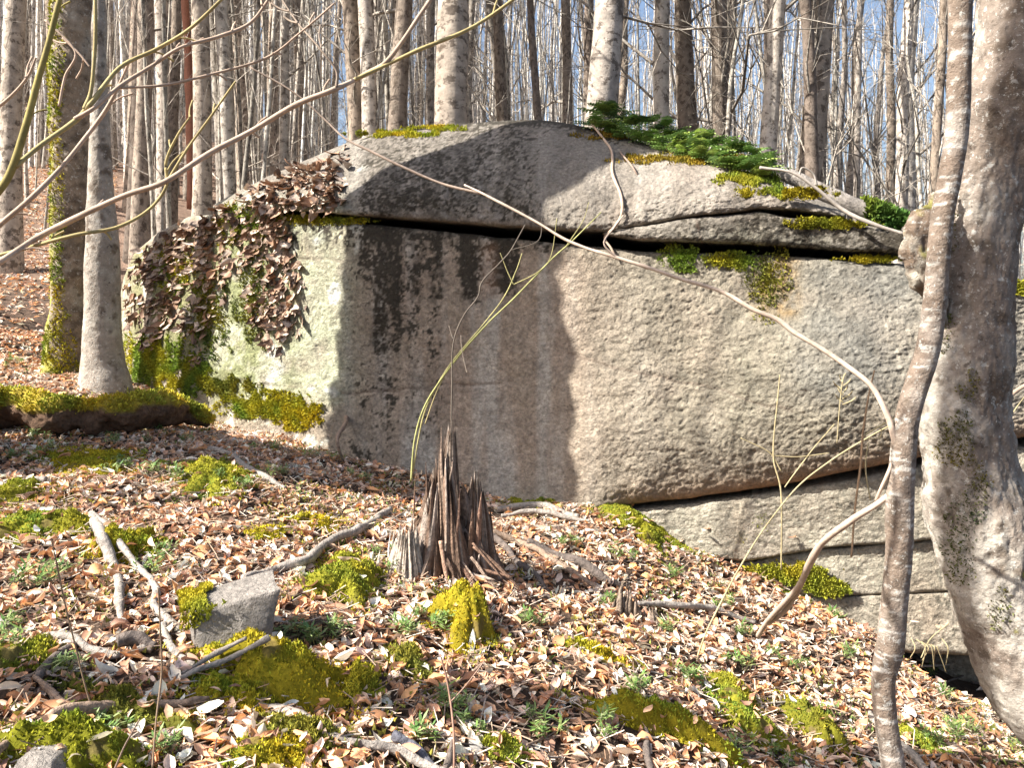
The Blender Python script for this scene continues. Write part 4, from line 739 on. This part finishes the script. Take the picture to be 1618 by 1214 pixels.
# ------------------------------------------------------------------ square stone
def stone(name, label, corners_front, depth_vec, parent=None, n=40, seed=0, amp=.012):
    A, B, C, D = [np.array(p) for p in corners_front]          # bottom-left, bottom-right, top-right, top-left (world)
    dv = np.array(depth_vec); c8 = [A, B, B+dv, A+dv, D, C, C+dv*.9, D+dv*.9]; ctr = sum(c8)/8; g = Geo()
    for f in ((0, 1, 5, 4), (1, 2, 6, 5), (2, 3, 7, 6), (3, 0, 4, 7), (4, 5, 6, 7)):
        u, v = np.meshgrid(np.linspace(0, 1, n), np.linspace(0, 1, n), indexing='ij'); u = u[..., None]; v = v[..., None]
        P = (c8[f[0]]*(1-u)*(1-v)+c8[f[1]]*u*(1-v)+c8[f[2]]*u*v+c8[f[3]]*(1-u)*v)
        ed = np.minimum(np.minimum(u, 1-u), np.minimum(v, 1-v)); rn = np.clip(1-ed/.09, 0, 1)**2*.035; P = P+(ctr-P)*rn
        dirn = (P-ctr); dirn /= np.linalg.norm(dirn, axis=-1, keepdims=True); P = P+dirn*(amp*fbm(P*7, 4, seed)+.02*vn(P*4, seed+1))[..., None]
        i, j = np.meshgrid(np.arange(n-1), np.arange(n-1), indexing='ij'); a = (i*n+j).ravel(); cc = np.array((.25, .225, .20))*(1+.3*fbm(P*9, 4, seed+2))[..., None]
        g.add(P, q=np.stack([a, a+n, a+n+1, a+1], -1), c=np.clip(cc, .05, .7).reshape(-1, 3))
    th = thing(name, label, 'stone', (A+B)/2); part('rock', g, M_rock, th, smooth=True); return th, c8
b0, b1 = G(318, 1010), G(425, 1012); d0 = b0[1]; d1 = b1[1]
th, c8 = stone('stone', 'square-edged grey stone with moss on its upper left, left foreground slope', [W(312, 1040, d0-.14), W(425, 1026, d0-.02), W(446, 930, d0), W(300, 968, d0-.1)], (-.10, .20, .02), seed=5)
g = Geo(); n = 5500; u = rng.random(n)[:, None]*.6-.08; v = rng.random(n)[:, None]
top = (c8[4]*(1-u)+c8[5]*u)*(1-v)+(c8[7]*(1-u)+c8[6]*u)*v; fr = v[:, 0] < .1; top[fr, 2] -= rng.random(fr.sum())*.07; top[fr, 1] -= .012
keep = fbm(top*8, 3, 4)+.35 > (u[:, 0]-.05)*1.6; tufts(g, top[keep]+np.array([0, 0, .002]), np.tile([0, 0, 1.], (keep.sum(), 1)), MG, .02); part('moss', g, M_moss, th)
bs, be = G(20, 1225), G(110, 1228)
th, c8 = stone('stone', 'pale flat stone peeping out of the moss in the bottom left corner', [W(-10, 1275, bs[1]-.1), W(70, 1275, bs[1]-.1), W(78, 1206, bs[1]), W(30, 1202, bs[1])], (0, .10, .0), seed=8)

# ------------------------------------------------------------------ sticks on the slope
SG, SB, SD = (.30, .265, .23), (.28, .20, .145), (.13, .105, .09)
def stick(pts, label, col=SG, cat='stick', k=10, group=None, jit=.022, rough=.007):
    w = []
    for a in pts:
        u, v, r = a[:3]; r = r*.8; h = a[3] if len(a) > 3 else None; p = G(u, v, .0); rr = r*p[1]/F; p = G(u, v, rr*1.0+.015 if h is None else h); w.append((*p, rr))
    L = len(w); base = w[L//2][:3]; g = Geo().add(*stem(w, col, k=k, n=16*L, jit=jit, seed=int(pts[0][0]) % 50, rough=rough))
    return tag(part('stick', g, M_wood, loc=base), label, cat, group)
stick([(143, 812, 9), (160, 845, 11), (175, 885, 11), (182, 925, 9), (190, 960, 8), (203, 985, 5)], 'thick pale root-like stick at left, left one of the forked pair')
stick([(148, 810, 6), (180, 845, 7), (215, 895, 7), (243, 930, 7), (252, 960, 7), (280, 985, 6), (306, 1000, 4)], 'long bent pale stick right of the thick root-like one')
stick([(380, 918, 8), (430, 897, 9), (480, 888, 9), (515, 862, 9), (565, 838, 9), (615, 808, 7)], 'curved grey branch reaching from the square stone up to the broken stump')
stick([(-20, 980, 7), (50, 995, 8), (110, 1010, 8), (140, 1025, 8), (190, 1032, 8), (240, 1022, 7)], 'long grey stick coming in from the left edge')
stick([(62, 1078, 8), (80, 1048, 9), (110, 1022, 9), (125, 1015, 7)], 'short dark grey arched stick under the long grey one', SD)
stick([(180, 1020, 12), (215, 1010, 15), (250, 1016, 12)], 'dark stubby wood chunk lying on the long grey stick', SD)
stick([(262, 990, 6), (268, 1020, 7), (290, 1042, 6), (302, 1050, 5)], 'short bent pale stick below the square stone')
stick([(280, 1078, 5), (350, 1040, 6, .07), (425, 1008, 5, .16)], 'straight grey stick, lower of two tilted over the moss mound', SG)
stick([(272, 1072, 4), (330, 1035, 5, .07), (388, 1005, 4, .15)], 'straight thin grey stick, upper of two tilted over the moss mound', SG)
stick([(330, 1075, 4), (385, 1095, 8), (450, 1122, 9), (520, 1158, 9), (590, 1178, 10), (640, 1192, 11), (700, 1225, 11)], 'long pale stick crossing the bottom left of centre')
stick([(-20, 1200, 11), (40, 1158, 11), (85, 1130, 11), (150, 1120, 12), (230, 1116, 11), (300, 1114, 8), (340, 1106, 4)], 'weathered curved branch over the shaded hollow, bottom left', SB)
stick([(300, 1112, 3), (345, 1100, 3), (385, 1085, 2.5)], 'thin twig tip above the weathered branch', SB)
stick([(-20, 763, 7), (30, 762, 7), (72, 760, 7)], 'grey stick end at the left edge below the mossy log')
stick([(335, 705, 5), (390, 738, 7), (450, 772, 4)], 'grey stick on the slope below the left foot of the boulder')
stick([(50, 1070, 5), (80, 1095, 6), (115, 1120, 5)], 'short brown stick crossing the weathered branch', SB)
stick([(615, 1168, 10), (650, 1185, 10), (690, 1220, 10)], 'dark blue-grey dead stick end at the bottom edge', (.12, .12, .14))
stick([(695, 1225, 9), (710, 1190, 8, .05), (718, 1165, 4, .09)], 'dark broken stub standing at the bottom edge', SD)
stick([(1018, 1150, 5), (1020, 1185, 6), (1030, 1225, 7)], 'dark grey stick below the wide moss bank', SD)
stick([(785, 803, 6), (850, 800, 7), (915, 816, 5)], 'pale bare stick at the foot of the main block')
stick([(790, 815, 4), (850, 812, 5), (930, 825, 3)], 'second pale stick lying along the foot of the main block')
stick([(720, 805, 6, .2), (780, 850, 7, .08), (840, 905, 6), (870, 940, 4)], 'dark stick sliding down right from the broken stump', SD)
stick([(705, 790, 5, .25), (760, 825, 5, .15), (830, 862, 5), (885, 885, 4)], 'grey thin stick slanting right from the broken stump', SB)
stick([(790, 845, 5), (850, 875, 6), (910, 910, 6), (960, 935, 4)], 'brown stick among leaves right of the broken stump', SB)
stick([(830, 860, 8), (880, 872, 9), (940, 905, 9), (985, 925, 6)], 'dark half-buried branch right of the broken stump', SD)
stick([(1000, 955, 4), (1070, 958, 6), (1130, 962, 6), (1195, 985, 4)], 'pale half-buried stick right of the small stump')
stick([(1370, 1130, 5), (1400, 1160, 8), (1440, 1195, 9), (1480, 1235, 7)], 'half-buried pale branch behind the foot of the curved sapling')
stick([(520, 930, 3), (585, 900, 3), (610, 880, 3)], 'thin twig between moss and broken stump', SB)
stick([(672, 1105, 3), (715, 1080, 3, .04), (765, 1045, 3, .08)], 'pale forked twig below the tall moss hump', SB)
stick([(540, 730, 2.5, .0), (536, 690, 3, .2), (560, 640, 3, .4), (598, 600, 2.5, .6)], 'thin bare shoot leaning before the shaded rock face', SB)
stick([(950, 770, 2), (955, 730, 2, .15), (945, 700, 2, .3)], 'tiny twig at the foot of the main block', SB)
for k in range(95):
    u = rng.uniform(20, 1580); v = rng.uniform(max(680, 560+.32*u)+10, 1200); a = rng.uniform(-.9, .9); L = rng.uniform(30, 125); L *= .6+.8*(v-650)/550
    stick([(u, v, 2.2), (u+L*.5*math.cos(a)+rng.normal(0, 3), v+L*.5*math.sin(a)*.5+rng.normal(0, 2), 2.2), (u+L*math.cos(a), v+L*math.sin(a)*.5, 1.3)], ['small brown', 'small grey', 'small dark'][k % 3]+' twig '+near(u, v), [SB, SG, SD][k % 3], 'twig', k=5, group='small twigs in the litter', jit=.006, rough=0)

# ------------------------------------------------------------------ foreground shrub limbs, shoots and weeds
YE, PK = (.36, .29, .13), (.42, .31, .23)
def limb(name, label, paths, cat='branch', k=8, group=None, m=.8):
    if cat == 'shoot': m = .5
    if cat == 'branch':
        rl = np.random.default_rng(int(abs(paths[0][1][1][1]))); paths = list(paths)
        for q_ in range(len(paths)):
            pp = np.array(paths[q_][1], float)
            for w_ in range(len(pp)-2):
                if rl.random() < .55:
                    f_ = rl.random(); a0 = pp[w_+1]*(1-f_)+pp[w_+2]*f_; dr_ = pp[w_+2]-pp[w_+1]; an = math.atan2(dr_[1], dr_[0])+rl.choice([-1, 1])*rl.uniform(.4, .9); L_ = rl.uniform(12, 45)
                    paths.append((paths[q_][0], [tuple(a0[:3])+(2.0,), (a0[0]+L_*.5*math.cos(an), a0[1]+L_*.5*math.sin(an), a0[2]+.02, 1.8), (a0[0]+L_*math.cos(an+.15), a0[1]+L_*math.sin(an+.15), a0[2]+.03, 2.2)]))
    b = paths[0][1][0]; t = thing(name, label, cat, W(b[0], b[1], b[2]), group)
    for s, (col, pts) in enumerate(paths): part('stem' if s == 0 else 'side_shoot', Geo().add(*stem(pxstem(pts, m), col, k=k, n=10*len(pts), jit=.003, seed=s+int(pts[0][1]) % 17)), M_twig, t)
    return t
dd = 2.1
limb('branch', 'long pale branch rising from the left edge across the top left of the view', [(PK, [(-60, 445, 2.0, 7), (0, 413, 2.0, 7), (60, 375, dd, 6.5), (140, 335, dd, 6.3), (200, 307, dd, 6), (262, 285, dd, 6), (330, 242, 2.15, 5.5), (400, 205, 2.2, 5.5), (470, 165, 2.2, 5.3), (530, 140, 2.2, 5), (580, 115, 2.3, 5), (610, 98, 2.3, 4.5), (640, 60, 2.3, 4.2), (665, 22, 2.3, 4), (700, -30, 2.3, 3.6)]),
    (YE, [(560, 125, 2.25, 4), (610, 102, 2.3, 4), (660, 78, 2.3, 4), (730, 50, 2.35, 3.8), (775, 25, 2.4, 3.5), (830, -15, 2.4, 3)]), ((.22, .17, .13), [(533, 138, 2.2, 3), (532, 110, 2.2, 2.5), (505, 75, 2.2, 2.3), (470, 35, 2.25, 2), (440, -10, 2.3, 2)])])
limb('branch', 'yellow-green upright branch at the upper left edge', [((.27, .22, .07), [(-40, 340, 1.8, 7), (0, 300, 1.8, 7), (22, 262, 1.8, 7), (42, 200, 1.8, 6.5), (60, 130, 1.8, 6), (78, 65, 1.8, 6), (98, -20, 1.8, 5.5)]),
    (YE, [(24, 262, 1.8, 5.5), (65, 228, 1.85, 5), (120, 188, 1.9, 5), (146, 158, 1.9, 5), (190, 105, 1.95, 4), (250, 75, 2, 4), (305, 42, 2, 3.6), (370, -20, 2, 3)]),
    (YE, [(136, 172, 1.9, 5), (146, 140, 1.9, 4), (150, 70, 1.9, 4), (150, -20, 1.9, 3.6)]), (PK, [(120, 188, 1.9, 4.5), (150, 170, 1.9, 4.5), (190, 135, 1.95, 4.2), (240, 103, 2, 4), (285, 75, 2, 3.8), (345, 58, 2.05, 3.6), (395, 35, 2.1, 3.4), (430, -12, 2.1, 3)]),
    (PK, [(188, 138, 1.95, 2.8), (260, 134, 2, 2.6), (330, 118, 2.05, 2.5), (420, 92, 2.1, 2.4), (475, 52, 2.1, 2.2), (530, 5, 2.1, 2)])], k=8)
limb('branch', 'straight pinkish branch between the yellow ones, upper left', [(PK, [(-30, 385, 1.9, 5), (0, 356, 1.9, 5), (50, 312, 1.9, 5), (100, 260, 1.95, 4.5), (150, 200, 2, 4), (178, 155, 2, 3.5), (203, 98, 2, 2.5)])])
limb('branch', 'thin lower branch passing in front of the pale young trunk, left', [(YE, [(-20, 408, 2.1, 3.5), (45, 392, 2.1, 3.5), (120, 372, 2.1, 3.5), (185, 360, 2.15, 3.3), (235, 332, 2.2, 3.3), (262, 295, 2.2, 3.2), (262, 255, 2.2, 3), (280, 215, 2.2, 2.6), (302, 182, 2.2, 1.8)]), (YE, [(264, 290, 2.2, 3), (300, 230, 2.2, 2.8), (340, 175, 2.2, 2.4), (372, 128, 2.2, 2)])])
limb('branch', 'short thin twig at the left edge above the others', [(PK, [(-10, 175, 1.9, 3), (20, 150, 1.9, 3), (45, 120, 1.9, 2.5), (58, 90, 1.9, 2)])])
limb('branch', 'thin tan twig crossing the mossy trunk, upper left', [(PK, [(92, 168, 2.2, 2.6), (102, 120, 2.2, 2.5), (118, 80, 2.2, 2.2), (70, 30, 2.2, 1.8)]), (PK, [(98, 60, 2.2, 2), (125, 85, 2.2, 2.2), (142, 105, 2.2, 2)])])
limb('twig', 'thin grey twig crossing the left of the cap slab to meet the long pale branch', [((.30, .23, .18), [(760, 305, 3.75, 3), (700, 290, 3.8, 2.8), (640, 265, 3.85, 2.6), (585, 238, 3.9, 2.4), (545, 218, 3.95, 2.2), (510, 185, 4, 2), (470, 150, 4, 1.8), (395, 105, 4, 1.6)])], cat='twig')
r0 = []
for u, v, r in ((935, 195, 2.2), (950, 215, 2.5), (967, 240, 3), (968, 275, 3), (980, 305, 3), (983, 335, 3), (972, 358, 3), (956, 375, 2.6), (966, 392, 2.5), (974, 408, 2)):
    p, nn = rockS(u, v); d = p[1]-.03; r0.append((u, v, d, r))
limb('root', 'bare pale root hanging from the ferns down the cap slab', [(PK, r0), ((.25, .18, .14), [(980, 240, r0[2][2], 2), (1000, 265, r0[3][2], 2), (1018, 298, r0[3][2], 2)])], cat='root')
limb('twig', 'pale stick sloping down the right shoulder of the boulder', [(SG, [(1200, 265, 5.9, 3), (1250, 272, 5.8, 3), (1290, 298, 5.75, 3.5), (1330, 330, 5.7, 4), (1370, 350, 5.6, 4), (1428, 370, 5.5, 3.5)]), (SG, [(1262, 278, 5.8, 2.5), (1268, 265, 5.8, 2.2), (1285, 275, 5.8, 2), (1290, 292, 5.8, 2)])], cat='twig')
sd_ = 5.3
limb('shoot', 'slender yellow-green shoots arching up right behind the broken stump', [((.33, .33, .13), [(650, 760, sd_, 3), (655, 695, sd_, 3), (672, 640, sd_, 2.8), (715, 575, sd_, 2.8), (770, 512, sd_, 2.6), (818, 465, sd_, 2.5), (870, 412, sd_, 2.2), (905, 380, sd_, 2), (950, 335, sd_, 1.6)]),
    ((.33, .30, .13), [(652, 745, sd_, 2.5), (668, 660, sd_, 2.5), (690, 610, sd_, 2.3), (720, 565, sd_, 2.2), (790, 480, sd_, 2), (815, 430, sd_, 1.8), (825, 400, sd_, 1.5)]), ((.30, .25, .12), [(672, 670, sd_, 2), (690, 620, sd_, 2), (705, 590, sd_, 1.8)]), ((.33, .30, .13), [(812, 450, sd_, 1.8), (800, 425, sd_, 1.5), (790, 400, sd_, 1.2)]),
    ((.33, .30, .13), [(812, 450, sd_, 1.8), (850, 430, sd_, 1.5), (870, 405, sd_, 1.3), (880, 345, sd_, 1)]), ((.33, .30, .13), [(895, 390, sd_, 1.6), (920, 350, sd_, 1.3), (930, 320, sd_, 1)])], cat='shoot', k=6)
limb('shoot', 'thin dark shoot rising straight from the broken stump then bending right', [((.12, .10, .08), [(713, 700, 5.2, 3), (714, 620, 5.2, 2.6), (716, 545, 5.2, 2.6), (732, 500, 5.2, 2.5), (755, 470, 5.2, 2.3), (762, 445, 5.2, 2.3), (790, 415, 5.2, 2), (808, 395, 5.2, 2), (830, 355, 5.2, 1.6)]), ((.3, .25, .2), [(716, 535, 5.2, 1.6), (710, 515, 5.2, 1.4)]), ((.3, .25, .2), [(738, 590, 5.2, 1.8), (730, 555, 5.2, 1.4), (728, 530, 5.2, 1)]), ((.12, .10, .08), [(808, 395, 5.2, 1.6), (850, 380, 5.2, 1.3), (856, 345, 5.2, 1)])], cat='shoot', k=6)
def weed(label, paths, cat='weed'): limb('dry_weed', label, paths, cat, 6, m=.6)
WC = (.36, .30, .17)
weed('long tan dry stem curving from the leaves up across the lower slab', [(WC, [(1095, 1070, 4.2, 3), (1108, 1020, 4.2, 2.8), (1130, 970, 4.2, 2.6), (1170, 895, 4.2, 2.4), (1215, 825, 4.2, 2.2), (1260, 770, 4.2, 2.2), (1310, 730, 4.2, 2), (1360, 698, 4.2, 2), (1420, 665, 4.2, 1.5)])])
weed('upright thin dry stalk before the right rock face', [(WC, [(1235, 900, 4.4, 2.4), (1234, 780, 4.4, 2.4), (1222, 720, 4.4, 2.2), (1228, 640, 4.4, 2), (1232, 592, 4.4, 1.5)]), (WC, [(1234, 745, 4.4, 2), (1215, 715, 4.4, 1.8), (1170, 692, 4.4, 1.5)]), (WC, [(1222, 720, 4.4, 1.8), (1260, 722, 4.4, 1.5), (1310, 716, 4.4, 1.3)]), (WC, [(1240, 770, 4.4, 1.8), (1280, 715, 4.4, 1.6), (1318, 670, 4.4, 1.3)])])
weed('tall brown dry stalk left of the curved sapling', [((.30, .2, .12), [(1345, 880, 3.6, 2.8), (1352, 800, 3.6, 2.8), (1360, 730, 3.6, 3), (1364, 680, 3.6, 3), (1372, 630, 3.6, 2.5), (1382, 585, 3.6, 2)]), (WC, [(1376, 790, 3.6, 2), (1368, 740, 3.6, 2), (1372, 700, 3.6, 1.8)]), (WC, [(1364, 690, 3.6, 2), (1400, 668, 3.6, 2), (1420, 658, 3.6, 1.5)]), (WC, [(1368, 695, 3.6, 1.6), (1390, 690, 3.6, 1.5), (1392, 675, 3.6, 1.2)])])
weed('dried seed head on a fine stem before the right rock face', [(WC, [(1322, 700, 3.8, 1.5), (1327, 640, 3.8, 1.5), (1332, 600, 3.8, 1.6), (1336, 590, 3.8, 1.3)])]+[(WC, [(1332+a*.0, 640-i*5, 3.8, 1.8), (1332+a, 634-i*5, 3.8+.02*(i % 3), 2.2), (1332+a*1.5, 628-i*5, 3.8, 1)]) for i, a in enumerate((14, -8, 10, -6, 5, -10, 8, -4))])
weed('fine dark stem standing in the left foreground', [((.20, .14, .09), [(240, 1214, 2.3, 3), (246, 1140, 2.35, 2.8), (255, 1060, 2.4, 2.6), (253, 990, 2.4, 2.4), (250, 930, 2.4, 2)])])
weed('thin leaning dark stem at the far left foreground', [((.20, .14, .09), [(165, 1165, 2.6, 2.5), (140, 1100, 2.6, 2.5), (118, 1015, 2.6, 2.4), (95, 920, 2.6, 2.2), (80, 850, 2.6, 1.6)])])
weed('short dark curved stem near the bottom edge, left', [((.18, .13, .10), [(178, 1228, 2.2, 3), (195, 1185, 2.2, 2.6), (208, 1160, 2.2, 2.4), (220, 1138, 2.2, 2)])])
weed('thin reddish stem standing at the bottom centre', [((.30, .18, .13), [(718, 1230, 2.6, 3), (716, 1150, 2.65, 2.8), (707, 1080, 2.7, 2.5), (696, 1035, 2.7, 2)]), ((.30, .2, .15), [(712, 1110, 2.7, 2), (735, 1085, 2.7, 1.6), (765, 1045, 2.7, 1.3)])])
weed('yellow dry grass stem at the right edge beside the beech', [(WC, [(1590, 690, 4.4, 2), (1600, 655, 4.4, 2), (1625, 620, 4.4, 2)]), (PK, [(1590, 632, 4.4, 6), (1610, 615, 4.4, 6), (1660, 590, 4.4, 6)])])
weed('tangle of fine dry rootlets hanging at the mouth of the dark hollow', [(WC, [(1455, 1040, 5.3, 1.6), (1470, 1010, 5.3, 1.6), (1500, 985, 5.3, 1.4)])]+[(WC, [(1440+i*6+(i*53 % 17), 1008+(i*37 % 17), 5.0, 1.5), (1446+i*7+(i*31 % 11), 1025, 4.96, 1.5), (1438+i*9+(i*29 % 19), 1040+(i*41 % 26), 5.0, 1.1)]) for i in range(7)])
# labels that came out alike are told apart from left to right
bpy.context.view_layer.update(); same = {}
for o in bpy.data.objects:
    if o.parent is None and o.get('group') and o.get('label'): same.setdefault(o['label'], []).append(o)
for lab, os_ in same.items():
    if len(os_) > 1:
        os_.sort(key=lambda o: o.location.x/max(o.location.y, .1))
        for k, o in enumerate(os_):
            if k < len(ORD) and len(lab.split()) <= 13: o['label'] = ORD[k]+' from left, '+lab
